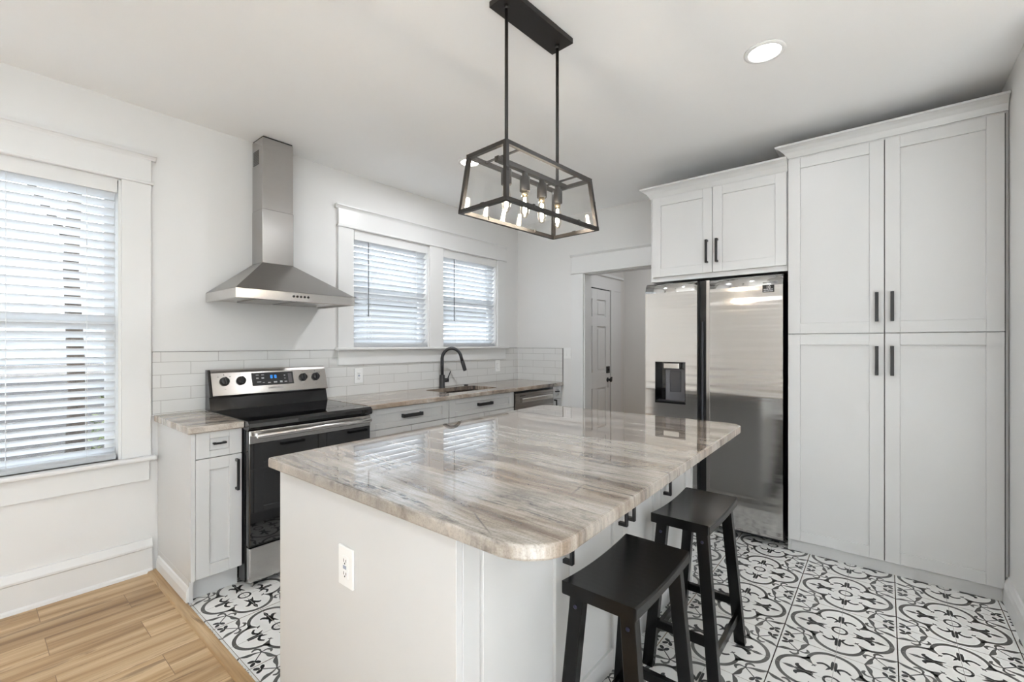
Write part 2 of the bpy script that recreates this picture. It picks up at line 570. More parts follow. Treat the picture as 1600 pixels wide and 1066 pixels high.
ROOT = {}
def thing(name, label, cat, loc, group=None):
    o = bpy.data.objects.new(name, None)
    o.empty_display_size = 0.05
    COL.objects.link(o)
    o.location = loc
    ROOT[o] = Vector(loc)
    o['label'] = label
    o['category'] = cat
    if group:
        o['group'] = group
    return o
def tag(o, label, cat, group=None):
    o['label'] = label
    o['category'] = cat
    if group:
        o['group'] = group
    return o
def struct(o):
    o['kind'] = 'structure'
    return o
def frame(origin, u, v, n):
    u, v, n = Vector(u), Vector(v), Vector(n)
    m = Matrix((u, v, n)).transposed().to_4x4()
    m.translation = Vector(origin)
    return m
def FA(x=0, y=0, z=0):    # a face looking to -y: u = +x, v = up
    return frame((x, y, z), (1, 0, 0), (0, 0, 1), (0, -1, 0))
def FB(x=0, y=0, z=0):    # a face looking to -x: u = -y, v = up
    return frame((x, y, z), (0, -1, 0), (0, 0, 1), (-1, 0, 0))
def FP(x=0, y=0, z=0):    # a face looking to +y: u = -x, v = up
    return frame((x, y, z), (-1, 0, 0), (0, 0, 1), (0, 1, 0))

def shaker(mb, u0, u1, v0, v1, n0=0.0, t=0.02, st=0.066, rail=None, rec=0.011):
    """framed door or drawer front with a recessed flat panel; joints stay visible"""
    r = st if rail is None else rail
    e = 0.0016
    mb.box(u0, u0 + st, v0, v1, n0, n0 + t, e, 1)
    mb.box(u1 - st, u1, v0, v1, n0, n0 + t, e, 1)
    mb.box(u0 + st, u1 - st, v1 - r, v1, n0, n0 + t, e, 1)
    mb.box(u0 + st, u1 - st, v0, v0 + r, n0, n0 + t, e, 1)
    mb.box(u0 + st - 0.004, u1 - st + 0.004, v0 + r - 0.004, v1 - r + 0.004, n0 + 0.001, n0 + t - rec)
    return mb
def bar_handle(M4, cu, cv, n0, length, parent, vertical=True, w=0.013, proj=0.034):
    """flat black bar pull on two square feet"""
    mb = MB(M4)
    h = length / 2
    if vertical:
        mb.box(cu - w / 2, cu + w / 2, cv - h, cv + h, n0 + proj - 0.010, n0 + proj, 0.0012, 1)
        for s in (-1, 1):
            c = cv + s * (h - 0.007)
            mb.box(cu - w / 2, cu + w / 2, c - 0.007, c + 0.007, n0, n0 + proj - 0.008, 0.001, 1)
    else:
        mb.box(cu - h, cu + h, cv - w / 2, cv + w / 2, n0 + proj - 0.010, n0 + proj, 0.0012, 1)
        for s in (-1, 1):
            c = cu + s * (h - 0.007)
            mb.box(c - 0.007, c + 0.007, cv - w / 2, cv + w / 2, n0, n0 + proj - 0.008, 0.001, 1)
    return mb.build('handle', M['black'], parent)
def text_obj(body, size, M4, mtl, name, parent, extr=0.0004, align='CENTER', xs=1.0):
    cu = bpy.data.curves.new(name, 'FONT')
    cu.body = body
    cu.size = size
    cu.extrude = extr
    cu.align_x = align
    cu.align_y = 'CENTER'
    tmp = bpy.data.objects.new(name, cu)
    COL.objects.link(tmp)
    bpy.context.view_layer.update()
    me = bpy.data.meshes.new_from_object(tmp.evaluated_get(bpy.context.evaluated_depsgraph_get()))
    bpy.data.objects.remove(tmp)
    bpy.data.curves.remove(cu)
    me.transform(Matrix.Translation(-ROOT.get(parent, Vector())) @ M4 @ Matrix.Diagonal((xs, 1, 1, 1)))
    me.materials.clear()
    me.materials.append(mtl)
    me.name = name
    o = bpy.data.objects.new(name, me)
    COL.objects.link(o)
    o.parent = parent
    ROOT[o] = ROOT.get(parent, Vector())
    return o

# ================================================================== ROOM SHELL
def wall_with_holes(along, a0, a1, t0, t1, z1, holes):
    """wall slab along an axis; holes are (a0, a1, z0, z1)"""
    mb = MB()
    cuts = sorted({a0, a1, *[h[0] for h in holes], *[h[1] for h in holes]})
    for p, q in zip(cuts, cuts[1:]):
        mid = (p + q) / 2
        hs = sorted([(h[2], h[3]) for h in holes if h[0] < mid < h[1]])
        z = 0.0
        for lo, hi in hs + [(z1, z1)]:
            if lo > z + 1e-6:
                if along == 'x':
                    mb.box(p, q, t0, t1, z, lo)
                else:
                    mb.box(t0, t1, p, q, z, lo)
            z = hi
    return mb

W1 = (-4.49, -3.595, 0.684, 2.272)        # window by the wood floor
W2A = (-2.146, -1.349, 1.310, 2.272)      # window over the sink, two lights
W2B = (-1.179, -0.374, 1.310, 2.272)
LX0, LX1 = -9.6, 0.0
LN = []     # living room windows in the same wall
HX1 = 1.76
struct(wall_with_holes('x', LX0 - 0.15, 0.0, 0.0, 0.15, HC, [W1, W2A, W2B] + LN).build('wall_back', M['wall']))
DO = (-1.80, -0.898, 0.0, 2.085)          # cased opening to the hall
struct(wall_with_holes('y', -3.84, 0.15, 0.0, 0.13, HC, [DO]).build('wall_far', M['wall']))
struct(MB().box(-1.30, 0.13, -3.96, -3.84, 0, HC).build('wall_right', M['wall']))
# rooms behind the camera: unseen living area, its windows added to light the kitchen
LY0 = -7.4
struct(MB().box(-1.42, -1.30, LY0, -3.84, 0, HC).build('wall_right_return', M['wall']))
LW = [(-9.2, -6.9, 0.40, 2.30), (-6.5, -4.2, 0.40, 2.30)]
struct(wall_with_holes('x', LX0 - 0.15, -1.30, LY0 - 0.15, LY0, HC, LW).build('wall_front', M['wall']))
LZ = []
struct(wall_with_holes('y', LY0, 0.0, LX0 - 0.15, LX0, HC, LZ).build('wall_left', M['wall']))
struct(MB().box(LX0 - 0.15, 2.0, LY0 - 0.15, 0.15, HC, HC + 0.12).build('ceiling', M['ceiling']))
struct(MB().box(LX0 - 0.15, 2.0, LY0 - 0.15, 0.15, HC + 0.12, 8.0).build('sun_blocker', M['wall']))  # unseen block added overhead to keep the sun off the yard
# hall behind the cased opening
struct(MB().box(0.13, HX1 + 0.12, -0.51, -0.39, 0, HC).build('wall_hall_left', M['hall']))
struct(MB().box(HX1, HX1 + 0.12, -3.4, -0.51, 0, HC).build('wall_hall_back', M['hall']))
struct(MB().box(0.13, HX1 + 0.12, -3.52, -3.4, 0, HC).build('wall_hall_right', M['hall']))

# ------------------------------------------------------------------ floors
TX0 = -3.431
struct(MB().box(LX0 - 0.15, -3.479, LY0 - 0.15, 0.15, -0.12, 0.0).box(-3.479, -1.30, LY0 - 0.15, -3.96, -0.12, 0.0).build('floor_wood', M['oak_floor']))
struct(MB().box(HX1 + 0.12, 0.13, -3.52, -0.39, -0.12, 0.0).build('floor_hall', M['oak_floor']))
struct(MB().prism([(-3.482, 0.0), (-3.478, 0.009), (-3.435, 0.010), (-3.429, 0.0), (-3.429, -0.05), (-3.482, -0.05)], 'y', -3.96, -0.022).build('trim_threshold', M['oak_strip']))

def tile_floor():
    P = 0.411
    cx, cy = -1.158, -3.184
    shapes = []       # (mi, z, list of quads) in tile units
    def strip(spine, widths, mi, z):
        q = []
        n = len(spine)
        L, R = [], []
        for i in range(n):
            a = Vector(spine[max(i - 1, 0)]); b = Vector(spine[min(i + 1, n - 1)])
            d = (b - a).normalized()
            nn = Vector((-d.y, d.x)) * widths[i] / 2
            p = Vector(spine[i])
            L.append(p + nn); R.append(p - nn)
        for i in range(n - 1):
            q.append([R[i], R[i + 1], L[i + 1], L[i]])
        shapes.append((mi, z, q))
    def smooth(pts, n=5):
        out = []
        k = len(pts)
        for i in range(k - 1):
            p0, p1, p2, p3 = (Vector(pts[max(0, min(k - 1, j))]) for j in (i - 1, i, i + 1, i + 2))
            for s in range(n):
                t = s / n
                out.append(0.5 * ((2 * p1) + (p2 - p0) * t + (2 * p0 - 5 * p1 + 4 * p2 - p3) * t * t + (3 * p1 - p0 - 3 * p2 + p3) * t ** 3))
        out.append(Vector(pts[-1]))
        return out
    def sstrip(pts, ws, mi, z, T, n=4):
        sp = smooth([(p[0], p[1], w) if False else Vector((p[0], p[1], w)) for p, w in zip(pts, ws)], n)
        strip([T(v.x, v.y) for v in sp], [max(v.z, 0.001) for v in sp], mi, z)
    for k in range(4):
        ca, sa = [(1, 0), (0, 1), (-1, 0), (0, -1)][k]
        def T(x, y, ca=ca, sa=sa):
            return Vector((x * ca - y * sa, x * sa + y * ca))
        # lobe band
        N = 26
        A0 = math.radians(92)
        q = []
        for i in range(N):
            a, b = -A0 + 2 * A0 * i / N, -A0 + 2 * A0 * (i + 1) / N
            q.append([T(0.232 + 0.203 * math.cos(a), 0.203 * math.sin(a)), T(0.240 + 0.236 * math.cos(a), 0.236 * math.sin(a)),
                      T(0.240 + 0.236 * math.cos(b), 0.236 * math.sin(b)), T(0.232 + 0.203 * math.cos(b), 0.203 * math.sin(b))])
        shapes.append((1, 3, q))
        # fleur in the lobe: a spear on the side lobes, a pair of bars on the others
        if k % 2:
            sstrip([(0.300, 0), (0.335, 0), (0.370, 0), (0.415, 0)], [0.012, 0.040, 0.036, 0.002], 2, 4, T)
        for m in (1, -1):
            if k % 2:
                sstrip([(0.150, 0.010 * m), (0.21, 0.011 * m), (0.27, 0.012 * m), (0.305, 0.010 * m)], [0.012, 0.022, 0.024, 0.010], 2, 4, T)
                sstrip([(0.215, 0.018 * m), (0.262, 0.034 * m), (0.292, 0.062 * m), (0.282, 0.090 * m)], [0.016, 0.036, 0.040, 0.012], 2, 4, T)
                sstrip([(0.215, 0.016 * m), (0.165, 0.030 * m), (0.120, 0.052 * m)], [0.020, 0.024, 0.003], 2, 4, T)
            else:
                sstrip([(0.180, 0.0145 * m), (0.23, 0.0145 * m), (0.29, 0.0145 * m), (0.335, 0.013 * m)], [0.014, 0.024, 0.026, 0.018], 2, 4, T)
                sstrip([(0.205, 0.026 * m), (0.238, 0.058 * m), (0.243, 0.098 * m), (0.212, 0.140 * m)], [0.026, 0.030, 0.028, 0.022], 2, 4, T)
                sstrip([(0.215, 0.026 * m), (0.185, 0.042 * m), (0.150, 0.062 * m)], [0.022, 0.022, 0.003], 2, 4, T)
        # diagonal frame
        r = math.sqrt(0.5)
        def D(s, t, T=T):
            return T((s - t) * r, (s + t) * r)
        strip([D(0.350, 0), D(0.30, 0), D(0.25, 0), D(0.225, 0)], [0.105, 0.052, 0.012, 0.008], 1, 3)
        strip([D(0.222, -0.030), D(0.228, 0), D(0.222, 0.030)], [0.004, 0.022, 0.004], 1, 3)
        strip([D(0.205, 0), D(0.225, 0)], [0.004, 0.022], 1, 3)
        strip([D(0.43, 0), D(0.60, 0)], [0.012, 0.011], 2, 4)
        for ss, tt in ((0.640, 0.0), (0.598, 0.034), (0.598, -0.034)):
            n = 10
            c = Vector((ss, tt))
            ax = Vector((1, 0)) if tt == 0 else Vector((0.35, math.copysign(1, tt))).normalized()
            ay = Vector((-ax.y, ax.x))
            pts = [c + ax * 0.034 * math.cos(2 * PI * i / n) + ay * 0.021 * math.sin(2 * PI * i / n) for i in range(n)]
            shapes.append((2, 4, [[D(p.x, p.y) for p in pts]]))
        for m in (1, -1):
            sstrip([(0.445, 0.0), (0.468, 0.060 * m), (0.505, 0.115 * m), (0.525, 0.195 * m)], [0.010, 0.026, 0.046, 0.003], 1, 3, lambda x, y: D(x, y))
            sstrip([(0.440, 0.006 * m), (0.402, 0.040 * m), (0.408, 0.085 * m), (0.445, 0.098 * m)], [0.012, 0.024, 0.030, 0.016], 1, 3, lambda x, y: D(x, y))
    # centre ring
    N = 24
    q = []
    for i in range(N):
        a, b = 2 * PI * i / N, 2 * PI * (i + 1) / N
        q.append([Vector((0.055 * math.cos(a), 0.055 * math.sin(a))), Vector((0.078 * math.cos(a), 0.078 * math.sin(a))),
                  Vector((0.078 * math.cos(b), 0.078 * math.sin(b))), Vector((0.055 * math.cos(b), 0.055 * math.sin(b)))])
    shapes.append((2, 4, q))
    g = 0.0045
    for h in (-0.5, 0.5):
        w = g
        shapes.append((3, 5, [[Vector((-0.5, h - w)), Vector((0.5, h - w)), Vector((0.5, h + w)), Vector((-0.5, h + w))]]))
        w = g * 0.55
        shapes.append((3, 5, [[Vector((h - w, -0.5)), Vector((h + w, -0.5)), Vector((h + w, 0.5)), Vector((h - w, 0.5))]]))
    w = 0.0022
    shapes.append((4, 5, [[Vector((-0.5, -w)), Vector((0.5, -w)), Vector((0.5, w)), Vector((-0.5, w))]]))
    shapes.append((4, 5, [[Vector((-w, -0.5)), Vector((w, -0.5)), Vector((w, 0.5)), Vector((-w, 0.5))]]))
    b = bmesh.new()
    for i in range(-6, 4):
        for j in range(-2, 9):
            ox, oy = cx + i * P, cy + j * P
            if ox + P / 2 < TX0 or ox - P / 2 > 0.0 or oy - P / 2 > 0 or oy + P / 2 < -3.96:
                continue
            if -3.30 < ox < -1.9 and -2.35 < oy < -1.8:
                continue            # wholly under the island
            for mi, z, qs in shapes:
                for pts in qs:
                    vs = [b.verts.new((ox + p.x * P, oy + p.y * P, z * 0.0001)) for p in pts]
                    f = b.faces.new(vs)
                    f.material_index = mi
    for co, no in (((TX0, 0, 0), (-1, 0, 0)), ((0, 0, 0), (1, 0, 0)), ((0, 0, 0), (0, 1, 0)), ((0, -3.96, 0), (0, -1, 0))):
        bmesh.ops.bisect_plane(b, geom=b.verts[:] + b.edges[:] + b.faces[:], plane_co=co, plane_no=no, clear_outer=True)
    for f in b.faces:
        if f.normal.z < 0:
            f.normal_flip()
    mb = MB()
    mb.box(TX0, 0.13, -3.96, 0.0, -0.12, 0.0)
    b.verts.index_update()
    o = len(mb.v)
    mb.v += [v.co.copy() for v in b.verts]
    for f in b.faces:
        mb.f.append([o + v.index for v in f.verts]); mb.mi.append(f.material_index); mb.sm.append(False)
    b.free()
    return struct(mb.build('floor_tile', [M['tile_white'], M['tile_grey'], M['tile_dark'], M['grout_brown'], M['grout_grey']]))
tile_floor()

# ------------------------------------------------------------------ backsplash tile
BZ = 1.288
bs = MB()
bs.box(-3.453, 0.0, -0.010, 0.0, 0.914, BZ)
bs.box(-0.010, 0.0, -0.636, -0.010, 0.914, BZ)
o = struct(bs.build('wall_backsplash', M['subway']))
eb = MB()
eb.box(-0.0115, 0.0, -0.640, -0.636, 0.914, BZ + 0.003)
eb.box(-3.453, -2.30, -0.0115, 0.0, BZ, BZ + 0.003)
eb.box(-0.235, -0.0115, -0.0115, 0.0, BZ, BZ + 0.003)
eb.box(-0.0115, 0.0, -0.636, -0.0, BZ, BZ + 0.003)
struct(eb.build('trim_tile_edge', mat('tile_edge_metal', (0.22, 0.21, 0.20), 0.4, 0.6)))

# ------------------------------------------------------------------ window trim, sashes, blinds
def crown_cap(mb, x0, x1, z, proj=0.040):
    """small crown moulding along a wall that faces -y"""
    prof = [(0.0, z), (-0.022, z), (-0.024, z + 0.008), (-0.032, z + 0.018), (-proj, z + 0.022), (-proj, z + 0.032), (0.0, z + 0.032)]
    mb.prism(prof, 'x', x0, x1)
def window_trim(name, x0, x1, lights, zs, zt, apron_h, apron_over):
    """flat casings, head board with fillet and cap, stool with rounded nose, apron, sashes and panes"""
    c = 0.134
    root = bpy.data.objects.new(name, None)
    COL.objects.link(root)
    root.location = ((x0 + x1) / 2, 0, zs)
    ROOT[root] = Vector(root.location)
    root['kind'] = 'structure'
    ca = MB()
    ca.box(x0 - c, x0, -0.020, 0.0, zs, zt, 0.0015, 1)
    ca.box(x1, x1 + c, -0.020, 0.0, zs, zt, 0.0015, 1)
    for (a, b), (p, q) in zip(lights, lights[1:]):
        ca.box(b, p, -0.020, 0.0, zs, zt, 0.0015, 1)
    ca.build('side_casing', M['trim'], root)
    h = MB()
    h.box(x0 - c, x1 + c, -0.022, 0.0, zt + 0.012, zt + 0.140, 0.0015, 1)
    h.box(x0 - c - 0.012, x1 + c + 0.012, -0.032, 0.0, zt - 0.004, zt + 0.012, 0.005, 2)
    crown_cap(h, x0 - c - 0.022, x1 + c + 0.022, zt + 0.140)
    h.build('head_casing', M['trim'], root)
    s = MB()
    s.box(x0 - c - 0.024, x1 + c + 0.024, -0.058, 0.0, zs - 0.024, zs, 0.009, 3)
    for a, b in lights:
        s.box(a, b, 0.0, 0.10, zs - 0.024, zs)
    s.build('stool', M['trim'], root)
    s = MB()
    s.box(x0 - c + apron_over, x1 + c - apron_over, -0.020, 0.0, zs - 0.024 - apron_h, zs - 0.024, 0.0015, 1)
    s.build('apron', M['trim'], root)
    for a, b in lights:
        f = MB()
        f.box(a, a + 0.010, 0.0, 0.15, zs, zt)
        f.box(b - 0.010, b, 0.0, 0.15, zs, zt)
        f.box(a, b, 0.0, 0.15, zt - 0.010, zt)
        zm = (zs + zt) / 2
        for y, lo, hi in ((0.075, zs, zm + 0.02), (0.105, zm - 0.02, zt - 0.01)):
            f.box(a + 0.010, a + 0.055, y, y + 0.028, lo, hi)
            f.box(b - 0.055, b - 0.010, y, y + 0.028, lo, hi)
            f.box(a + 0.055, b - 0.055, y, y + 0.028, lo, lo + 0.045)
            f.box(a + 0.055, b - 0.055, y, y + 0.028, hi - 0.045, hi)
        f.build('sash', M['trim'], root)
        g = MB()
        g.box(a + 0.055, b - 0.055, 0.088, 0.091, zs + 0.045, zm - 0.025)
        g.box(a + 0.055, b - 0.055, 0.118, 0.121, zm + 0.025, zt - 0.055)
        g.build('pane', M['pane'], root)
    return root
window_trim('window_1', W1[0], W1[1], [W1[:2]], W1[2], W1[3], 0.118, 0.008)
window_trim('window_2', W2A[0], W2B[1], [W2A[:2], W2B[:2]], W2A[2], W2A[3], 0.118, 0.0)

def blind(x0, x1, zb, zt, label, ladders, wand_x=None, wand_len=0.62, loose=0):
    y = 0.034
    root = thing('window_blind', label, 'blind', ((x0 + x1) / 2, y, zt), 'white two inch window blinds')
    v = MB()
    v.box(x0 + 0.004, x1 - 0.004, y - 0.036, y - 0.024, zt - 0.082, zt - 0.001, 0.002, 1)
    v.box(x0 + 0.006, x1 - 0.006, y - 0.022, y + 0.030, zt - 0.050, zt - 0.001)
    v.build('valance', M['trim'], root)
    pitch, wd, tilt = 0.0466, 0.050, math.radians(41)
    s = MB()
    z = zt - 0.098
    cnt = round((z - (zb + 0.058)) / pitch)
    pitch = (z - (zb + 0.058)) / cnt
    n = 0
    rnd = random.Random(int(-x0 * 100))
    while z > zb + 0.034:
        a = tilt + rnd.uniform(-0.02, 0.02)
        pts = []
        for i in range(5):
            k = i / 4 - 0.5
            cy, cz = k * wd, 0.0028 * (1 - (2 * k) ** 2)
            pts.append((y + cy * math.cos(a) + cz * math.sin(a), z - cy * math.sin(a) + cz * math.cos(a)))
        low = [(p[0] - 0.0020 * math.sin(a), p[1] - 0.0020 * math.cos(a)) for p in pts]
        s.prism(pts + low[::-1], 'x', x0 + 0.010, x1 - 0.010, smooth=False)
        z -= pitch
        n += 1
    for k in range(3):
        s.box(x0 + 0.010, x1 - 0.010, y - 0.024, y + 0.024, zb + 0.0245 + 0.0036 * k, zb + 0.0272 + 0.0036 * k)
    s.build('slats', M['slat'], root)
    b = MB()
    b.box(x0 + 0.006, x1 - 0.006, y - 0.024, y + 0.022, zb + 0.001, zb + 0.024, 0.003, 2)
    b.build('bottom_rail', M['slat'], root)
    for lx in ladders:
        c = MB()
        for yy in (y - 0.0225, y + 0.0225):
            c.tube([(lx, yy, zt - 0.06), (lx, yy, zb + 0.018)], 0.0011, 5)
        c.build('ladder_cord', M['cord'], root)
    if wand_x is not None:
        w = MB()
        w.tube([(wand_x, y - 0.042, zt - 0.085), (wand_x, y - 0.043, zt - 0.085 - wand_len)], 0.0042, 8)
        w.build('wand', M['wand'], root)
    return root
blind(W1[0] + 0.011, W1[1] - 0.011, W1[2], W1[3], 'white slatted blind in the tall window over the wood floor', [-3.735, -4.03, -4.345])
blind(W2A[0] + 0.011, W2A[1] - 0.011, W2A[2], W2A[3], 'white slatted blind beside the range hood, left of the pair over the sink', [-1.99 + 0.03, -1.49], -2.004)
blind(W2B[0] + 0.011, W2B[1] - 0.011, W2B[2], W2B[3], 'white slatted blind nearest the room corner, right of the pair over the sink', [-0.99, -0.52], -1.026)

# ------------------------------------------------------------------ baseboards, door casing, hall door
def base_prof(d=1):
    return [(0.0, 0.0), (-0.032 * d, 0.0), (-0.030 * d, 0.014), (-0.020 * d, 0.022), (-0.019 * d, 0.138), (-0.027 * d, 0.146), (-0.027 * d, 0.156), (-0.012 * d, 0.192), (0.0, 0.194)]
struct(MB().prism(base_prof(), 'x', LX0, -3.455).build('baseboard_back', M['trim']))
def base_c(mb, y, x0, x1):
    mb.prism([(y, 0.0), (y + 0.022, 0.0), (y + 0.022, 0.085), (y + 0.018, 0.115), (y + 0.008, 0.135), (y, 0.138)], 'x', x0, x1)
bc = MB()
base_c(bc, -3.84, -1.30, -0.745)
struct(bc.build('baseboard_right', M['trim']))
struct(MB().prism([(0.0, 0.0), (-0.02, 0.0), (-0.02, 0.18), (-0.01, 0.19), (0, 0.19)], 'y', -0.752, -0.645).build('baseboard_far', M['trim']))

tr = MB()
tr.box(-0.020, 0.0, DO[1], DO[1] + 0.142, 0.0, DO[3], 0.0015, 1)
tr.box(-0.020, 0.0, DO[0] - 0.10, DO[0], 0.0, DO[3], 0.0015, 1)
tr.box(-0.024, 0.0, DO[0] - 0.10, DO[1] + 0.142, DO[3] + 0.010, DO[3] + 0.176, 0.0015, 1)
tr.box(-0.032, 0.0, DO[0] - 0.10, DO[1] + 0.148, DO[3] - 0.006, DO[3] + 0.010, 0.004, 2)
tr.prism([(0.0, DO[3] + 0.176), (-0.026, DO[3] + 0.176), (-0.042, DO[3] + 0.196), (-0.042, DO[3] + 0.206), (0.0, DO[3] + 0.206)], 'y', DO[0] - 0.10, DO[1] + 0.152)
tr.box(-0.002, 0.132, DO[1] - 0.012, DO[1], 0.0, DO[3])
tr.box(-0.002, 0.132, DO[0], DO[0] + 0.012, 0.0, DO[3])
tr.box(-0.002, 0.132, DO[0], DO[1], DO[3] - 0.012, DO[3])
struct(tr.build('trim_doorway', M['trim']))

# hall door in the side wall of the hall (wall plane y = -0.51, looking to -y)
HY = -0.51
hd = bpy.data.objects.new('door_1', None)
COL.objects.link(hd)
hd.location = (0.87, HY, 0)
ROOT[hd] = Vector(hd.location)
hd['kind'] = 'structure'
F = FA(0, HY, 0)
d = MB(F)
dx0, dx1 = 0.47, 1.28
d.box(dx0, dx1, 0.008, 2.03, 0.002, 0.016)
# raised stiles and rails around six sunk panels
cols = [(dx0, dx0 + 0.115), (dx0 + 0.345, dx0 + 0.465), (dx1 - 0.115, dx1)]
for a, b in cols:
    d.box(a, b, 0.008, 2.03, 0.012, 0.030, 0.001, 1)
for a, b in ((0.008, 0.24), (0.78, 0.98), (1.56, 1.68), (1.90, 2.03)):
    d.box(dx0 + 0.115, dx0 + 0.345, a, b, 0.012, 0.030, 0.001, 1)
    d.box(dx0 + 0.465, dx1 - 0.115, a, b, 0.012, 0.030, 0.001, 1)
for a, b in ((0.27, 0.75), (1.01, 1.53), (1.71, 1.87)):
    for p, q in ((dx0 + 0.145, dx0 + 0.315), (dx0 + 0.495, dx1 - 0.145)):
        d.box(p, q, a, b, 0.012, 0.026, 0.006, 1)
d.build('door_leaf', M['trim'], hd)
MB(F).box(dx1 + 0.001, dx1 + 0.022, 0, 2.046, 0.001, 0.012).box(dx0, dx1 + 0.022, 2.034, 2.046, 0.001, 0.012).build('door_gap', M['dark_gap'], hd)
c = MB(F)
c.box(dx1 + 0.022, dx1 + 0.12, 0, 2.046, 0.0, 0.034, 0.001, 1)
c.box(dx1 + 0.12, dx1 + 0.335, 0, 2.06, 0.0, 0.022, 0.001, 1)
c.box(dx0 - 0.12, dx0 - 0.01, 0, 2.06, 0.0, 0.022, 0.001, 1)
c.box(dx0 - 0.12, dx1 + 0.335, 2.046, 2.21, 0.0, 0.026, 0.001, 1)
c.box(dx0 - 0.14, dx1 + 0.375, 2.21, 2.245, 0.0, 0.05, 0.006, 1)
c.build('door_casing', M['trim'], hd)
k = MB(F)
k.lathe((dx1 - 0.07, 0.868, 0.030), [(0.030, 0.0), (0.030, 0.006), (0.011, 0.010), (0.010, 0.028), (0.022, 0.034), (0.028, 0.045), (0.024, 0.058), (0.0, 0.062)], 20)
k.build('door_knob', M['black'], hd)
k = MB(F)
k.box(dx1 - 0.110, dx1 - 0.035, 0.955, 1.045, 0.030, 0.046, 0.004, 2)
k.box(dx1 - 0.080, dx1 - 0.066, 0.985, 1.015, 0.046, 0.060, 0.002, 1)
k.build('deadbolt', M['black'], hd)
k = MB(F)
k.box(dx1 + 0.004, dx1 + 0.050, 0.845, 0.900, 0.030, 0.040, 0.003, 1)
k.build('strike_plate', M['black'], hd)

# ================================================================== BASE CABINETS ON THE WINDOW WALL
YF = -0.600      # carcass front; door faces come to -0.620
CG = 'white base cabinets under the windows'
def base_cab(name, label, x0, x1, ztop, parts, toe=True, side=None):
    r = thing(name, label, 'cabinet', ((x0 + x1) / 2, -0.30, 0), CG)
    b = MB()
    if name == 'sink_cabinet':
        b.box(x0, x0 + 0.018, YF, -0.012, 0.118, ztop)
        b.box(x1 - 0.018, x1, YF, -0.012, 0.118, ztop)
        b.box(x0 + 0.018, x1 - 0.018, YF, -0.012, 0.118, 0.136)
        b.box(x0 + 0.018, x1 - 0.018, YF, YF + 0.018, 0.136, ztop)
    else:
        b.box(x0, x1, YF, -0.012, 0.118, ztop, 0.0008, 1)
    b.build('body', M['cab'], r)
    t = MB()
    t.box(x0 + 0.001, x1 - 0.001, -0.548, -0.530, 0.0005, 0.118)
    t.build('toe_kick', M['cab'], r)
    return r
FW = FA(0, YF, 0)
ZT = 0.878
ZR = 0.883
# narrow cabinet at the left end
r = base_cab('base_cabinet', 'narrow white shaker base cabinet left of the range, one drawer over one door', -3.428, -3.188, ZT, None)
dr = shaker(MB(FW), -3.406, -3.190, 0.742, ZT - 0.002, 0, 0.02, 0.062, 0.036).build('drawer', M['cab'], r)
bar_handle(FW, -3.298, 0.812, 0.011, 0.060, dr, False, 0.010, 0.024)
dd = shaker(MB(FW), -3.406, -3.190, 0.122, 0.738, 0, 0.02, 0.062).build('door', M['cab'], r)
bar_handle(FW, -3.218, 0.630, 0.02, 0.168, dd)
MB().box(-3.428, -3.4075, -0.618, -0.598, 0.118, ZT, 0.0008, 1).build('filler_strip', M['cab'], r)
MB().box(-3.428, -3.410, -0.590, -0.012, 0.0008, 0.118).build('side_panel', M['cab'], r)
MB().prism([(-3.428, 0.010), (-3.440, 0.010), (-3.440, 0.060), (-3.434, 0.083), (-3.428, 0.088)], 'y', -0.590, -0.034).build('shoe_moulding', M['trim'], r)
# drawer cabinet right of the range
r = base_cab('base_cabinet', 'white shaker base cabinet right of the range, a wide drawer under the counter', -2.415, -1.660, ZR, None)
dr = shaker(MB(FW), -2.412, -1.662, 0.738, ZR - 0.002, 0, 0.02, 0.070, 0.040).build('drawer', M['cab'], r)
bar_handle(FW, -2.030, 0.811, 0.011, 0.180, dr, False, 0.026, 0.032)
for a, b, hx in ((-2.412, -2.039, -2.07), (-2.035, -1.662, -2.00)):
    dd = shaker(MB(FW), a, b, 0.122, 0.734, 0, 0.02, 0.066).build('door', M['cab'], r)
    bar_handle(FW, hx, 0.560, 0.02, 0.168, dd)
# sink cabinet
r = base_cab('sink_cabinet', 'white shaker sink cabinet between drawer cabinet and dishwasher, under the faucet', -1.658, -0.826, ZR, None)
dr = shaker(MB(FW), -1.656, -0.828, 0.738, ZR - 0.002, 0, 0.02, 0.070, 0.040).build('drawer_front', M['cab'], r)
bar_handle(FW, -1.232, 0.811, 0.011, 0.180, dr, False, 0.026, 0.032)
for a, b, hx in ((-1.656, -1.244, -1.276), (-1.240, -0.828, -1.208)):
    dd = shaker(MB(FW), a, b, 0.122, 0.734, 0, 0.02, 0.066).build('door', M['cab'], r)
    bar_handle(FW, hx, 0.560, 0.02, 0.168, dd)
# end cabinet
r = base_cab('base_cabinet', 'very narrow white base cabinet right of the dishwasher, at the room corner', -0.172, -0.004, ZR, None)
dr = shaker(MB(FW), -0.170, -0.012, 0.752, ZR - 0.002, 0, 0.02, 0.050, 0.034).build('drawer', M['cab'], r)
bar_handle(FW, -0.095, 0.826, 0.011, 0.070, dr, False, 0.012, 0.024)
dd = shaker(MB(FW), -0.170, -0.012, 0.122, 0.748, 0, 0.02, 0.050).build('door', M['cab'], r)
bar_handle(FW, -0.145, 0.660, 0.02, 0.168, dd)

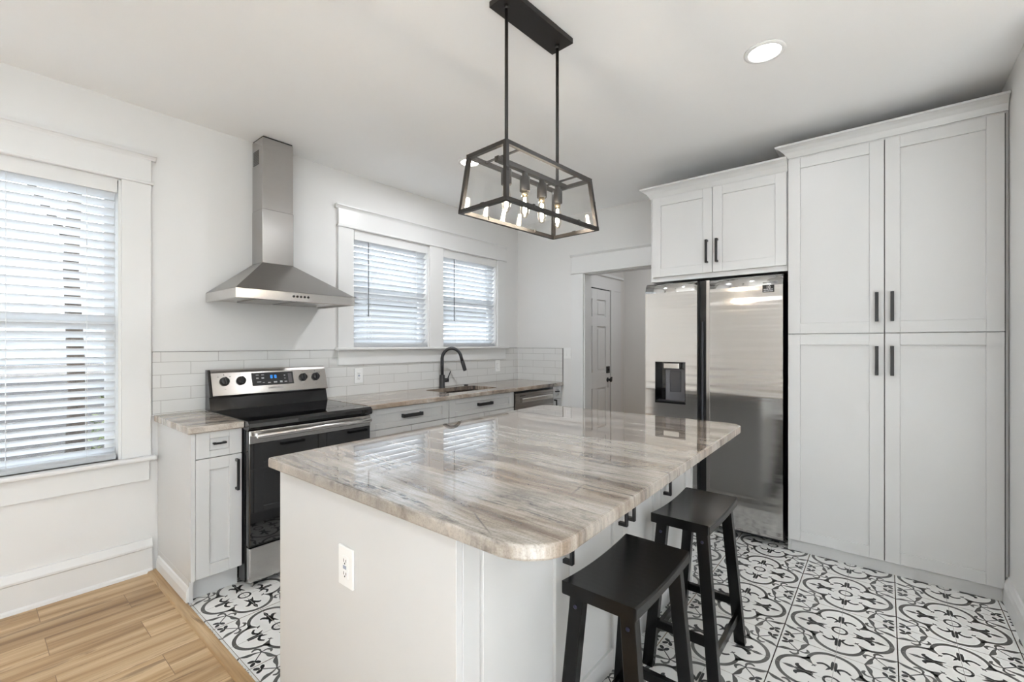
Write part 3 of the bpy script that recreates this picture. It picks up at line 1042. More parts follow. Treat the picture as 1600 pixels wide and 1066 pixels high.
# dishwasher
r = thing('dishwasher', 'stainless steel dishwasher under the counter near the room corner', 'dishwasher', (-0.50, -0.3, 0))
MB().box(-0.822, -0.176, -0.585, -0.03, 0.10, 0.872).build('tub', M['black_plastic'], r)
MB().box(-0.820, -0.178, -0.56, -0.50, 0.001, 0.10).build('toe_panel', M['black_plastic'], r)
dw = MB(FA(0, -0.585, 0)).box(-0.818, -0.180, 0.115, 0.862, 0.0, 0.048, 0.004, 2).build('door', M['steel_dark'], r)
hb = MB(FA(0, -0.585, 0))
hb.prism([(0.048, 0.775), (0.080, 0.775), (0.086, 0.785), (0.086, 0.806), (0.080, 0.814), (0.048, 0.814)], 'x', -0.755, -0.243)
hb.M = FA(0, 0, 0)
hb2 = MB()
hb2.prism([(-0.633, 0.775), (-0.664, 0.775), (-0.670, 0.785), (-0.670, 0.806), (-0.664, 0.814), (-0.633, 0.814)], 'x', -0.755, -0.243)
hb2.build('handle', M['chrome'], dw)
MB(FA(0, -0.633, 0)).box(-0.755, -0.665, 0.828, 0.838, 0.0, 0.0008).build('badge', M['print_dark'], dw)

# ------------------------------------------------------------------ countertops
def slab_prof(y0, z0, z1):
    """cross section of a counter with an eased front edge"""
    e = 0.006
    return [(-0.011, z0), (y0 + e, z0), (y0, z0 + e), (y0, z1 - e), (y0 + e * 0.3, z1 - e * 0.3), (y0 + e, z1), (-0.011, z1)]
cl = MB()
cl.prism(slab_prof(-0.648, 0.879, 0.915), 'x', -3.446, -3.189, b=0.002, seg=1)
tag(cl.build('countertop', M['stone_run']), 'short streaked stone countertop on the narrow cabinet left of the range', 'countertop')
CT = 0.920
SX0, SX1, SY0, SY1 = -1.530, -0.905, -0.500, -0.140
cr = MB()
pf = slab_prof(-0.648, CT - 0.036, CT)
cr.prism(pf, 'x', -2.420, SX0)
cr.prism(pf, 'x', SX1, -0.0115)
cr.prism([(SY0, CT - 0.036), (-0.642, CT - 0.036), (-0.648, CT - 0.030), (-0.648, CT - 0.006), (-0.6462, CT - 0.0018), (-0.642, CT), (SY0, CT)], 'x', SX0, SX1)
cr.box(SX0, SX1, SY1, -0.011, CT - 0.036, CT)
# rounded inner corners of the sink cut-out
for sx, sy in ((0, 0), (0, 1), (1, 0), (1, 1)):
    X = SX0 if sx == 0 else SX1
    Y = SY0 if sy == 0 else SY1
    dxs, dys = (1 if sx == 0 else -1), (1 if sy == 0 else -1)
    rr = 0.055
    pts = [(X, Y)] + [(X + dxs * rr * (1 - math.cos(a)), Y + dys * rr * (1 - math.sin(a))) for a in [PI / 2 * i / 6 for i in range(7)]]
    cr.prism(pts, 'z', CT - 0.036, CT)
tag(cr.build('countertop', M['stone_run']), 'long streaked stone countertop with the sink, under the pair of windows', 'countertop')

# undermount sink
r = thing('sink', 'undermount single bowl sink in the long countertop behind the island', 'sink', ((SX0 + SX1) / 2, (SY0 + SY1) / 2, CT - 0.24))
sb = MB()
zb, zt_ = CT - 0.235, CT - 0.037
a0, a1, b0, b1 = SX0 - 0.012, SX1 + 0.012, SY0 - 0.012, SY1 + 0.012
sb.box(a0 - 0.004, a0, b0, b1, zb, zt_)
sb.box(a1, a1 + 0.004, b0, b1, zb, zt_)
sb.box(a0, a1, b0 - 0.004, b0, zb, zt_)
sb.box(a0, a1, b1, b1 + 0.004, zb, zt_)
sb.box(a0, a1, b0, b1, zb - 0.004, zb)
sb.build('basin', M['sink_steel'], r)
MB().lathe(((SX0 + SX1) / 2, (SY0 + SY1) / 2, zb), [(0.044, 0.0), (0.044, 0.003), (0.034, 0.003), (0.030, 0.001), (0.0, 0.001)], 24).build('drain', M['chrome'], r)

# faucet
fx, fy = -1.248, -0.078
r = thing('kitchen_faucet', 'tall matte black gooseneck faucet at the back of the sink', 'faucet', (fx, fy, CT))
MB().lathe((fx, fy, CT), [(0.028, 0.0005), (0.028, 0.006), (0.0255, 0.008), (0.0255, 0.118), (0.022, 0.122), (0.0, 0.122)], 28).build('faucet_body', M['faucet'], r)
# spout plane: swung to point over the bowl
ang = math.radians(-42)
dirv = Vector((math.cos(ang), math.sin(ang), 0))
Rg = 0.090
pts = [Vector((fx, fy, CT + 0.118)), Vector((fx, fy, CT + 0.20)), Vector((fx, fy, CT + 0.275))]
for i in range(1, 17):
    a = PI * i / 16 * 0.93
    pts.append(Vector((fx, fy, CT + 0.275)) + dirv * (Rg * (1 - math.cos(a))) + Vector((0, 0, Rg * 1.10 * math.sin(a))))
last = pts[-1]
tdir = (pts[-1] - pts[-2]).normalized()
pts.append(last + tdir * 0.045)
MB().tube(pts, 0.0155, 18).build('spout', M['faucet'], r)
e0 = pts[-1]
MB().tube([e0 - tdir * 0.002, e0 + tdir * 0.012, e0 + tdir * 0.085, e0 + tdir * 0.098], [0.0160, 0.0185, 0.0185, 0.0165], 18).build('spray_head', M['faucet'], r)
lv = Vector((0.92, -0.38, 0)).normalized()
p0 = Vector((fx, fy, CT + 0.070))
MB().tube([p0 + lv * 0.020, p0 + lv * 0.062], 0.020, 18).tube([p0 + lv * 0.055 + Vector((0, 0, 0.012)), p0 + lv * 0.085 + Vector((0, 0, 0.085))], [0.0055, 0.0048], 10).build('lever', M['faucet'], r)
tag(MB().lathe((-0.925, -0.075, CT), [(0.022, 0.0), (0.022, 0.004), (0.018, 0.007), (0.0, 0.008)], 20).build('sink_hole_cover', M['faucet']), 'small round black cover on the counter behind the sink, right of the faucet', 'hole cover')

# ================================================================== RANGE
RX0, RX1 = -3.186, -2.428
r = thing('range', 'freestanding stainless electric range with black glass cooktop under the hood', 'stove', ((RX0 + RX1) / 2, -0.35, 0))
b = MB()
b.box(RX0 + 0.002, RX1 - 0.002, -0.640, -0.030, 0.03, 0.868)
for x in (RX0 + 0.05, RX1 - 0.05):
    for y in (-0.60, -0.08):
        b.cyl((x, y, 0.0005), 'z', 0.016, 0.03, 12)
b.build('body', M['black_enamel'], r)
ck = MB()
e = [(-0.070, 0.872), (-0.690, 0.866), (-0.704, 0.872), (-0.710, 0.884), (-0.706, 0.904), (-0.690, 0.917), (-0.070, 0.919)]
ck.prism(e, 'x', RX0 - 0.001, RX1 + 0.001, b=0.003, seg=2)
ckt = ck.build('cooktop', M['black_glass'], r)
def ring(mb, cx_, cy_, ro, w, z, n=48):
    vs, fs = [], []
    for i in range(n):
        a = 2 * PI * i / n
        vs += [(cx_ + (ro - w) * math.cos(a), cy_ + (ro - w) * math.sin(a), z), (cx_ + ro * math.cos(a), cy_ + ro * math.sin(a), z)]
    for i in range(n):
        j = (i + 1) % n
        fs.append((2 * i, 2 * i + 1, 2 * j + 1, 2 * j))
    mb.raw(vs, fs)
for bx, by, rs in ((-2.985, -0.49, (0.115, 0.080)), (-2.985, -0.23, (0.080,)), (-2.615, -0.23, (0.080,)), (-2.615, -0.49, (0.095, 0.060))):
    m_ = MB()
    for q in rs:
        ring(m_, bx, by, q, 0.003, 0.9187 + (by + 0.49) * 0.0032)
    m_.build('burner_ring', M['burner'], ckt)
# backguard: black lower riser and housing, tilted stainless control panel
bg = MB()
bg.prism([(-0.075, 0.915), (-0.125, 0.919), (-0.100, 1.000), (-0.118, 1.004), (-0.066, 1.172), (-0.030, 1.172), (-0.030, 0.915)], 'x', RX0 - 0.004, RX1 + 0.002, b=0.002, seg=1)
bgo = bg.build('backguard', M['black_enamel'], r)
pn = Vector((0, -(1.172 - 1.004), -(0.118 - 0.066) * -1)).normalized()     # outward normal of the sloped face
vdir = Vector((0, 0.052, 0.168)).normalized()
ndir = Vector((1, 0, 0)).cross(vdir).normalized()
FC = frame((0, -0.118, 1.004), (1, 0, 0), tuple(vdir), tuple(ndir))
cp = MB(FC)
cp.prism([(0.0, 0.001), (0.0, 0.010), (0.004, 0.014), (0.150, 0.014), (0.165, 0.011), (0.1755, 0.003), (0.1755, -0.020), (0.165, -0.02), (0.165, 0.001)], 'x', RX0 + 0.008, RX1 - 0.002)
cpo = cp.build('control_panel', M['panel_steel'], r)
NF = 0.014
dsp = MB(FC).box(-2.945, -2.672, 0.052, 0.140, NF, NF + 0.0015, 0.0005, 1).build('display', M['black_plastic'], cpo)
led = MB(FC)
def seven(mb, u, v, w, h, segs, n):
    t = w * 0.24
    S7 = {'a': (u, u + w, v + h - t, v + h), 'g': (u, u + w, v + h / 2 - t / 2, v + h / 2 + t / 2), 'd': (u, u + w, v, v + t),
          'f': (u, u + t, v + h / 2, v + h), 'b': (u + w - t, u + w, v + h / 2, v + h), 'e': (u, u + t, v, v + h / 2), 'c': (u + w - t, u + w, v, v + h / 2)}
    for q in segs:
        a = S7[q]
        mb.box(a[0], a[1], a[2], a[3], n, n + 0.0006)
seven(led, -2.826, 0.099, 0.013, 0.021, 'abcdefg', NF + 0.0015)
seven(led, -2.800, 0.099, 0.013, 0.021, 'abcdefg', NF + 0.0015)
led.build('clock_digits', M['blue_led'], cpo)
keys = MB(FC)
for u, v, w, h in ((-2.918, 0.122, 0.018, 0.005), (-2.884, 0.122, 0.018, 0.005), (-2.918, 0.098, 0.016, 0.009), (-2.884, 0.098, 0.016, 0.009), (-2.915, 0.074, 0.026, 0.005), (-2.880, 0.070, 0.014, 0.004),
                   (-2.846, 0.066, 0.018, 0.007), (-2.808, 0.066, 0.022, 0.009), (-2.766, 0.066, 0.016, 0.012), (-2.736, 0.068, 0.018, 0.005), (-2.736, 0.092, 0.010, 0.003), (-2.736, 0.112, 0.010, 0.006)):
    keys.box(u, u + w, v, v + h, NF + 0.0015, NF + 0.002)
keys.build('key_legends', M['print_grey'], cpo)
MB(FC).box(-2.708, -2.684, 0.062, 0.128, NF + 0.0015, NF + 0.002).build('number_pad', mat('dim_keypad', (0.10, 0.09, 0.095), 0.4), cpo)
text_obj('SAMSUNG', 0.0165, FC @ Matrix.Translation((-2.800, 0.032, NF)), M['print_dark'], 'logo_lettering', cpo, xs=1.25)
for ku in (-3.106, -3.010, -2.603, -2.510):
    kb = MB(FC)
    kb.lathe((ku, 0.093, NF), [(0.0285, 0.0), (0.0285, 0.003), (0.026, 0.004), (0.024, 0.020), (0.021, 0.023), (0.0, 0.023)], 28)
    kb.box(ku - 0.0055, ku + 0.0055, 0.093 - 0.023, 0.093 + 0.023, NF + 0.022, NF + 0.034, 0.002, 2)
    kb.build('knob', M['black_plastic'], r)
    marks = [(ku - 0.0012, ku + 0.0012, 0.132, 0.142), (ku - 0.005, ku + 0.005, 0.042, 0.0435)]
    if abs(ku + 3.106) < 0.01 or abs(ku + 2.510) < 0.01:
        marks += [(ku + s_ * 0.034 - 0.003, ku + s_ * 0.034 + 0.003, 0.121, 0.126) for s_ in (-1, 1)]
    for q in marks:
        MB(FC).box(*q, NF, NF + 0.0006).build('dial_mark', M['print_dark'], cpo)
# oven door: steel strip with bar handle over a black glass front
FR = FA(0, -0.640, 0)
dr = MB(FR)
dr.box(RX0 + 0.006, RX1 - 0.004, 0.228, 0.862, 0.0, 0.046, 0.004, 2)
dro = dr.build('oven_door', M['black_enamel'], r)
MB(FR).box(RX0 + 0.010, RX1 - 0.006, 0.236, 0.792, 0.046, 0.050, 0.002, 1).build('oven_glass', M['oven_glass'], dro)
MB(FR).box(RX0 + 0.006, RX1 - 0.004, 0.792, 0.862, 0.046, 0.052, 0.003, 2).build('door_strip', M['steel_x'], dro)
hb = MB()
ys, zs_ = -0.738, 0.838
hb.tube([(RX0 + 0.030, ys, zs_), (RX0 + 0.034, ys, zs_), (RX1 - 0.034, ys, zs_), (RX1 - 0.030, ys, zs_)], [0.012, 0.0145, 0.0145, 0.012], 16)
for x in (RX0 + 0.055, RX1 - 0.055):
    hb.box(x - 0.014, x + 0.014, -0.735, -0.690, zs_ - 0.010, zs_ + 0.010, 0.003, 2)
hb.build('handle', M['chrome'], dro)
MB(FR).box(RX0 + 0.008, RX1 - 0.006, 0.034, 0.222, 0.0, 0.046, 0.006, 2).build('drawer', M['steel_x'], r)

# ================================================================== RANGE HOOD
HX0, HXB = -3.180, -2.430
r = thing('range_hood', 'stainless steel chimney range hood on the wall above the range', 'range hood', ((HX0 + HXB) / 2, -0.25, 1.60))
ZB, ZRm, ZD = 1.602, 1.660, 1.876
DX0, DX1, DY = -2.905, -2.702, -0.172
rim = MB()
rim.box(HX0, HXB, -0.500, -0.484, ZB, ZRm, 0.002, 1)
rim.box(HX0, HX0 + 0.014, -0.484, -0.002, ZB, ZRm, 0.001, 1)
rim.box(HXB - 0.014, HXB, -0.484, -0.002, ZB, ZRm, 0.001, 1)
rim.box(HX0 + 0.014, HXB - 0.014, -0.484, -0.002, ZB + 0.012, ZB + 0.018)
rim.build('rim', M['steel_x'], r)
q = MB()
q.raw([(HX0, -0.5, ZRm), (HXB, -0.5, ZRm), (HXB, -0.002, ZRm), (HX0, -0.002, ZRm), (DX0, DY, ZD), (DX1, DY, ZD), (DX1, -0.002, ZD), (DX0, -0.002, ZD)],
      [(0, 1, 5, 4), (1, 2, 6, 5), (2, 3, 7, 6), (3, 0, 4, 7), (4, 5, 6, 7), (3, 2, 1, 0)])
q.build('canopy', M['steel_hood'], r)
du = MB().box(DX0, DX1, DY, -0.002, ZD, 2.235, 0.0015, 1).build('lower_duct_cover', M['steel_duct'], r)
du2 = MB().box(DX0 + 0.002, DX1 - 0.002, DY + 0.002, -0.002, 2.235, HC - 0.010, 0.001, 1).build('upper_duct_cover', M['steel_duct'], r)
MB().box(DX0 + 0.006, DX1 - 0.006, DY + 0.006, -0.002, HC - 0.010, HC - 0.0005).build('ceiling_gap', M['dark_gap'], du2)
g = MB(FB(DX0 + 0.002, 0, 0))
for i in range(9):
    zz = 2.545 + i * 0.011
    g.box(0.022, 0.108, zz, zz + 0.006, 0.0, 0.0012)
g.build('vent_grille', M['dark_slot'], du2)
for i in range(5):
    MB().lathe((-2.852 + i * 0.023, -0.500, 1.634), [(0.0075, 0.0), (0.0075, -0.003), (0.006, -0.004), (0, -0.004)], 14, axis='y').build('button', M['black_plastic'], r)
fl = MB()
for a, b in ((-3.02, -2.815), (-2.795, -2.59)):
    fl.box(a, b, -0.40, -0.06, ZB + 0.006, ZB + 0.012, 0.002, 1)
fl.build('grease_filter', M['steel_dark'], r)
for x in (-3.085, -2.52):
    MB().lathe((x, -0.40, ZB + 0.0115), [(0.0, -0.006), (0.030, -0.005), (0.033, 0.0)], 20).build('hood_lamp', M['chrome'], r)

# ================================================================== REFRIGERATOR
r = thing('refrigerator', 'stainless side by side refrigerator with water dispenser, beside the pantry', 'refrigerator', (-0.40, -2.37, 0))
FXD = -0.785
Y0, Y1 = -2.838, -1.905
b = MB()
b.box(-0.700, -0.03, Y0 + 0.004, Y1 - 0.004, 0.030, 1.765, 0.003, 1)
b.box(-0.690, -0.60, Y0 + 0.02, Y1 - 0.02, 0.014, 0.030)
for yy in (Y0 + 0.06, Y1 - 0.06):
    b.cyl((-0.66, yy, 0.0005), 'z', 0.020, 0.03, 12)
b.build('body', mat('fridge_side_grey', (0.05, 0.05, 0.052), 0.4), r)
for p_, q_ in ((Y0 + 0.006, Y0 + 0.07), (Y1 - 0.07, Y1 - 0.006)):
    MB().box(-0.760, -0.62, p_, q_, 1.765, 1.795, 0.004, 1).build('hinge_cover', M['black_plastic'], r)
FF = FB(FXD, 0, 0)
def fridge_door(u0, u1, hole=None):
    """slab with rolled top edge; u grows towards the pantry"""
    mb = MB(FF)
    z0, z1 = 0.060, 1.800
    def prof_box(a, b_, lo, hi):
        mb.box(a, b_, lo, hi, -0.078, 0.0)
    # curved top roll
    R_ = 0.045
    def roll(a, b_):
        n = 8
        pts = [(-R_ * (1 - math.cos(t)), (z1 - 0.075) + 0.075 * math.sin(t)) for t in [PI / 2 * i / n for i in range(n + 1)]]
        vs, fs, sm = [], [], []
        for p in pts:
            vs += [(a, p[1], p[0]), (b_, p[1], p[0])]
        for i in range(n):
            fs.append((2 * i, 2 * i + 1, 2 * i + 3, 2 * i + 2)); sm.append(True)
        base = len(vs)
        vs += [(a, z1 - 0.075, -0.078), (b_, z1 - 0.075, -0.078), (a, z1, -0.078), (b_, z1, -0.078)]
        fs.append((2 * n, 2 * n + 1, base + 3, base + 2)); sm.append(False)
        fs.append([2 * i for i in range(n + 1)] + [base + 2, base]); sm.append(False)
        fs.append(([2 * i + 1 for i in range(n + 1)] + [base + 3, base + 1])[::-1]); sm.append(False)
        fs.append((base, base + 2, base + 3, base + 1)); sm.append(False)
        mb.raw(vs, fs, 0, sm)
    roll(u0, u1)
    if hole is None:
        prof_box(u0, u1, z0, z1 - 0.075)
    else:
        a, b_, lo, hi = hole
        prof_box(u0, a, z0, z1 - 0.075)
        prof_box(b_, u1, z0, z1 - 0.075)
        prof_box(a, b_, z0, lo)
        prof_box(a, b_, hi, z1 - 0.075)
    return mb
DH = (1.985, 2.213, 0.890, 1.202)
ld = fridge_door(1.907, 2.296, DH).build('left_door', M['steel_fridge'], r)
rd = fridge_door(2.360, 2.836).build('right_door', M['steel_fridge'], r)
MB(FF).box(2.3605, 2.384, 0.060, 1.79, 0.0002, 0.0022, 0.001, 1).build('edge_strip', M['chrome'], rd)
ch = MB(FF)
ch.box(2.297, 2.359, 0.062, 1.795, -0.078, -0.045)
ch.box(2.297, 2.303, 0.062, 1.795, -0.045, -0.006)
ch.build('handle_channel', M['black_plastic'], r)
MB(FF).box(2.322, 2.332, 0.70, 1.50, -0.045, -0.018, 0.003, 1).build('grip_edge', mat('grip_grey', (0.07, 0.07, 0.08), 0.3), r)
# dispenser recess
dpn = MB(FF)
a, b_, lo, hi = DH
dpn.box(a, b_, lo, hi, -0.078, -0.066)
dpn.box(a, a + 0.004, lo, hi, -0.066, 0.002)
dpn.box(b_ - 0.004, b_, lo, hi, -0.066, 0.002)
dpn.box(a, b_, hi - 0.004, hi, -0.066, 0.002)
dpn.box(a, b_, lo, lo + 0.010, -0.066, 0.004)
dpo = dpn.build('dispenser_recess', M['black_glass'], ld)
MB(FF).box(a + 0.060, b_ - 0.050, hi - 0.052, hi - 0.008, -0.060, -0.012, 0.004, 2).build('dispenser_nozzle', M['chrome'], dpo)
MB(FF).box(a + 0.062, b_ - 0.006, lo + 0.012, hi - 0.056, -0.066, -0.045, 0.006, 2).build('dispenser_back', mat('dispenser_grey', (0.17, 0.17, 0.185), 0.25, 0.5), dpo)
MB(FF).box(a + 0.100, b_ - 0.045, lo + 0.085, hi - 0.066, -0.045, -0.034, 0.006, 2).build('dispenser_paddle', mat('paddle_dark', (0.05, 0.05, 0.055), 0.2), dpo)
MB(FF).box(a + 0.008, b_ - 0.006, lo + 0.010, lo + 0.020, -0.060, 0.0, 0.002, 1).build('drip_tray', M['black_plastic'], dpo)
# energy sticker and lettering on the right door
st = MB(FF).box(2.718, 2.787, 1.6785, 1.727, 0.0002, 0.0008).build('sticker', M['black_plastic'], rd)
text_obj('10', 0.026, FF @ Matrix.Translation((2.752, 1.712, 0.001)), M['print_white'], 'sticker_number', st, 0.0002)
sl = MB(FF)
for v, runs in ((1.6955, ((2.724, 2.738), (2.740, 2.752), (2.754, 2.768), (2.770, 2.779))), (1.684, ((2.724, 2.742), (2.746, 2.760), (2.762, 2.780)))):
    for p, q_ in runs:
        sl.box(p, q_, v, v + 0.0055, 0.0008, 0.0011)
sl.build('sticker_lines', M['print_grey'], st)
text_obj('SAMSUNG', 0.017, FF @ Matrix.Translation((2.765, 1.7425, -0.0005)), M['print_grey'], 'logo_lettering', rd, 0.0012, xs=1.15)

# ================================================================== TALL CABINETS
CX = -0.745          # carcass front; doors come to -0.765
FT = FB(CX, 0, 0)
r = thing('pantry_cabinet', 'tall white shaker pantry cabinet with four doors right of the refrigerator', 'cabinet', (-0.4, -3.34, 0))
PY0, PY1 = 2.860, 3.822      # as u
MB().box(CX, -0.003, -3.8385, -PY0, 0.072, 2.560, 0.001, 1).build('body', M['cab'], r)
MB().box(-0.740, -0.722, -PY1, -PY0 - 0.018, 0.0005, 0.072).build('toe_kick', M['cab'], r)
MB().box(CX, -0.05, -PY0 - 0.018, -PY0, 0.0005, 0.072).build('side_panel', M['cab'], r)
um = 3.3445
for u0, u1, v0, v1, hu, hv in ((PY0 + 0.002, um - 0.002, 1.402, 2.527, 3.310, 1.553), (um + 0.002, PY1, 1.402, 2.527, 3.379, 1.553),
                               (PY0 + 0.002, um - 0.002, 0.076, 1.398, 3.310, 1.240), (um + 0.002, PY1, 0.076, 1.398, 3.379, 1.240)):
    dd = shaker(MB(FT), u0, u1, v0, v1, 0, 0.02, 0.067).build('door', M['cab'], r)
    bar_handle(FT, hu, hv, 0.02, 0.170, dd, True, 0.016, 0.034)
MB(FT).box(um - 0.0015, um + 0.0015, 0.076, 2.527, -0.001, 0.004).box(PY1 + 0.001, PY1 + 0.0045, 0.076, 2.527, -0.001, 0.008).build('door_gap', M['dark_gap'], r)
def crown(mb, u0, u1, v0, h, pr, ret):
    """cove crown along a face looking to -x with a mitred return on the left end"""
    prof = [(0.0, 0.0), (0.006, 0.0), (0.010, 0.12), (0.022, 0.42), (0.042, 0.68), (0.058, 0.80), (pr, 0.84), (pr, 1.0), (0.0, 1.0)]
    prof = [(p[0], p[1] * h) for p in prof]
    n = len(prof)
    vs, fs = [], []
    for p, q_ in prof:
        # right end, mitred corner, back end of the return
        vs += [(u1, v0 + q_, p), (u0 - p, v0 + q_, p), (u0 - p, v0 + q_, -ret)]
    for i in range(n):
        j = (i + 1) % n
        fs.append((3 * i, 3 * j, 3 * j + 1, 3 * i + 1))
        fs.append((3 * i + 1, 3 * j + 1, 3 * j + 2, 3 * i + 2))
    fs.append([3 * i for i in range(n)][::-1])
    fs.append([3 * i + 2 for i in range(n)])
    mb.raw(vs, fs)
cr_ = MB(FT)
crown(cr_, PY0, 3.836, 2.5405, 0.075, 0.066, 0.60)
cr_.build('crown_moulding', M['cab'], r)

r = thing('wall_cabinet', 'white shaker cabinet with two doors above the refrigerator', 'cabinet', (-0.4, -2.4, 1.845))
UY0, UY1 = 1.936, 2.857
MB().box(CX, -0.003, -UY1, -UY0, 1.815, 2.470, 0.001, 1).build('body', M['cab'], r)
for u0, u1, hu in ((UY0 + 0.020, 2.394, 2.360), (2.398, UY1 - 0.004, 2.428)):
    dd = shaker(MB(FT), u0, u1, 1.850, 2.458, 0, 0.02, 0.064).build('door', M['cab'], r)
    bar_handle(FT, hu, 2.000, 0.02, 0.166, dd, True, 0.016, 0.034)
cr_ = MB(FT)
crown(cr_, UY0, 2.858, 2.462, 0.078, 0.066, 0.60)
cr_.build('crown_moulding', M['cab'], r)

# ================================================================== ISLAND
r = thing('kitchen_island', 'white shaker kitchen island base with black handles, under the large stone top', 'island', (-2.54, -2.06, 0))
IX0, IX1, IY0, IY1 = -3.378, -1.680, -2.530, -1.600
b = MB()
b.box(IX0, IX1 - 0.02, IY0, IY1, 0.095, 0.878, 0.0008, 1)
b.build('body', M['cab'], r)
MB().box(IX0, IX1 - 0.06, IY0 + 0.06, IY1 - 0.06, 0.0008, 0.095).build('toe_kick', M['cab'], r)
MB().box(-3.400, -3.379, -2.538, -1.574, 0.0008, 0.879, 0.001, 1).build('end_panel', M['cab'], r)
MB().box(IX1 - 0.0195, IX1, -2.552, IY1, 0.0008, 0.878, 0.001, 1).build('far_end_panel', M['cab'], r)
FI = FA(0, IY0, 0)
MB(FI).box(-3.3785, -3.318, 0.097, 0.876, 0.0, 0.010, 0.001, 1).build('filler_strip', M['cab'], r)
for u0, u1, hu in ((-3.316, -2.906, -2.938), (-2.902, -2.514, -2.546), (-2.510, -2.122, -2.478), (-2.118, -1.703, -2.086)):
    dd = shaker(MB(FI), u0, u1, 0.100, 0.874, 0, 0.02, 0.078).build('door', M['cab'], r)
    bar_handle(FI, hu, 0.718, 0.02, 0.166, dd, True, 0.016, 0.036)
FJ = FP(0, IY1, 0)
for u0, u1 in ((1.704, 2.258), (2.262, 2.816), (2.820, 3.374)):
    for v0, v1 in ((0.742, 0.874), (0.424, 0.738), (0.100, 0.420)):
        dd = shaker(MB(FJ), u0, u1, v0, v1, 0, 0.02, 0.066, 0.040).build('drawer', M['cab'], r)
        bar_handle(FJ, (u0 + u1) / 2, (v0 + v1) / 2, 0.011, 0.180, dd, False, 0.018, 0.032)

def rounded(pts, rads, n=10):
    out = []
    k = len(pts)
    for i in range(k):
        p, a, b = Vector(pts[i]), Vector(pts[i - 1]), Vector(pts[(i + 1) % k])
        da, db = (a - p).normalized(), (b - p).normalized()
        half = da.angle(db) / 2
        t = rads[i] / math.tan(half)
        c = p + (da + db).normalized() * (rads[i] / math.sin(half))
        s, e_ = p + da * t - c, p + db * t - c
        a0 = math.atan2(s.y, s.x)
        dl = math.atan2(e_.y, e_.x) - a0
        while dl > PI: dl -= 2 * PI
        while dl < -PI: dl += 2 * PI
        for j in range(n + 1):
            out.append((c.x + rads[i] * math.cos(a0 + dl * j / n), c.y + rads[i] * math.sin(a0 + dl * j / n)))
    return out
it = MB()
poly = rounded([(-3.449, -1.580), (-3.440, -2.824), (-1.560, -2.776), (-1.583, -1.512)], [0.012, 0.125, 0.085, 0.085], 12)
it.prism(poly, 'z', 0.8795, 0.916, b=0.007, seg=3)
it = it.build('island_countertop', [M['stone_island'], M['stone_edge']])
for p_ in it.data.polygons:
    p_.material_index = 0 if p_.normal.z > 0.9 else 1
tag(it, 'large polished streaked stone top on the island, rounded corners', 'countertop')

# ------------------------------------------------------------------ outlets and switch
def wall_plate(name, label, cat, M4, cu, cv, kind, w=0.076, h=0.122):
    r = thing(name, label, cat, tuple(M4 @ Vector((cu, cv, 0))))
    MB(M4).box(cu - w / 2, cu + w / 2, cv - h / 2, cv + h / 2, 0.0002, 0.007, 0.0025, 2).build('cover_plate', M['white_plastic'], r)
    if kind == 'gfci':
        MB(M4).box(cu - 0.0165, cu + 0.0165, cv - 0.0335, cv + 0.0335, 0.006, 0.009, 0.001, 1).build('receptacle', M['white_plastic'], r)
        for c in (0.020, -0.020):
            MB(M4).box(cu - 0.008, cu - 0.0055, cv + c - 0.0045, cv + c + 0.0055, 0.009, 0.0095).build('slot', M['dark_slot'], r)
            MB(M4).box(cu + 0.0055, cu + 0.008, cv + c - 0.0035, cv + c + 0.0045, 0.009, 0.0095).build('slot', M['dark_slot'], r)
            MB(M4).lathe((cu, cv + c - 0.0085, 0.009), [(0.0028, 0), (0.0028, 0.0005), (0, 0.0005)], 10).build('ground_hole', M['dark_slot'], r)
        MB(M4).box(cu - 0.009, cu + 0.009, cv - 0.0055, cv + 0.0055, 0.009, 0.0105, 0.0005, 1).build('reset_button', M['grey_button'], r)
    elif kind == 'switch1':
        MB(M4).box(cu - 0.0165, cu + 0.0165, cv - 0.0335, cv + 0.0335, 0.006, 0.008, 0.001, 1).build('switch_frame', M['print_grey'], r)
        MB(M4).box(cu - 0.0135, cu + 0.0135, cv - 0.0305, cv + 0.0305, 0.007, 0.010, 0.001, 1).build('rocker', M['white_plastic'], r)
    elif kind == 'switch2':
        for s_ in (-0.023, 0.023):
            MB(M4).hexa([(cu + s_ - 0.016, cv - 0.033, 0.006), (cu + s_ + 0.016, cv - 0.033, 0.006), (cu + s_ + 0.016, cv + 0.033, 0.006), (cu + s_ - 0.016, cv + 0.033, 0.006),
                         (cu + s_ - 0.016, cv - 0.033, 0.0115), (cu + s_ + 0.016, cv - 0.033, 0.0115), (cu + s_ + 0.016, cv + 0.033, 0.0075), (cu + s_ - 0.016, cv + 0.033, 0.0075)], 0.0008, 1).build('rocker', M['white_plastic'], r)
    return r
wall_plate('wall_outlet', 'white outlet on the backsplash just right of the range', 'outlet', FA(0, -0.010, 0), -2.099, 1.076, 'gfci')
wall_plate('light_switch', 'white single switch plate on the backsplash right of the faucet', 'switch', FA(0, -0.010, 0), -0.372, 1.092, 'switch1')
wall_plate('light_switch', 'white double rocker switch plate beside the doorway casing', 'switch', FB(0, 0, 0), 0.697, 1.238, 'switch2', 0.092, 0.118)
wall_plate('wall_outlet', 'white outlet on the end panel of the island, below the stone top', 'outlet', FB(-3.400, 0, 0), 2.046, 0.640, 'gfci', 0.082, 0.124)

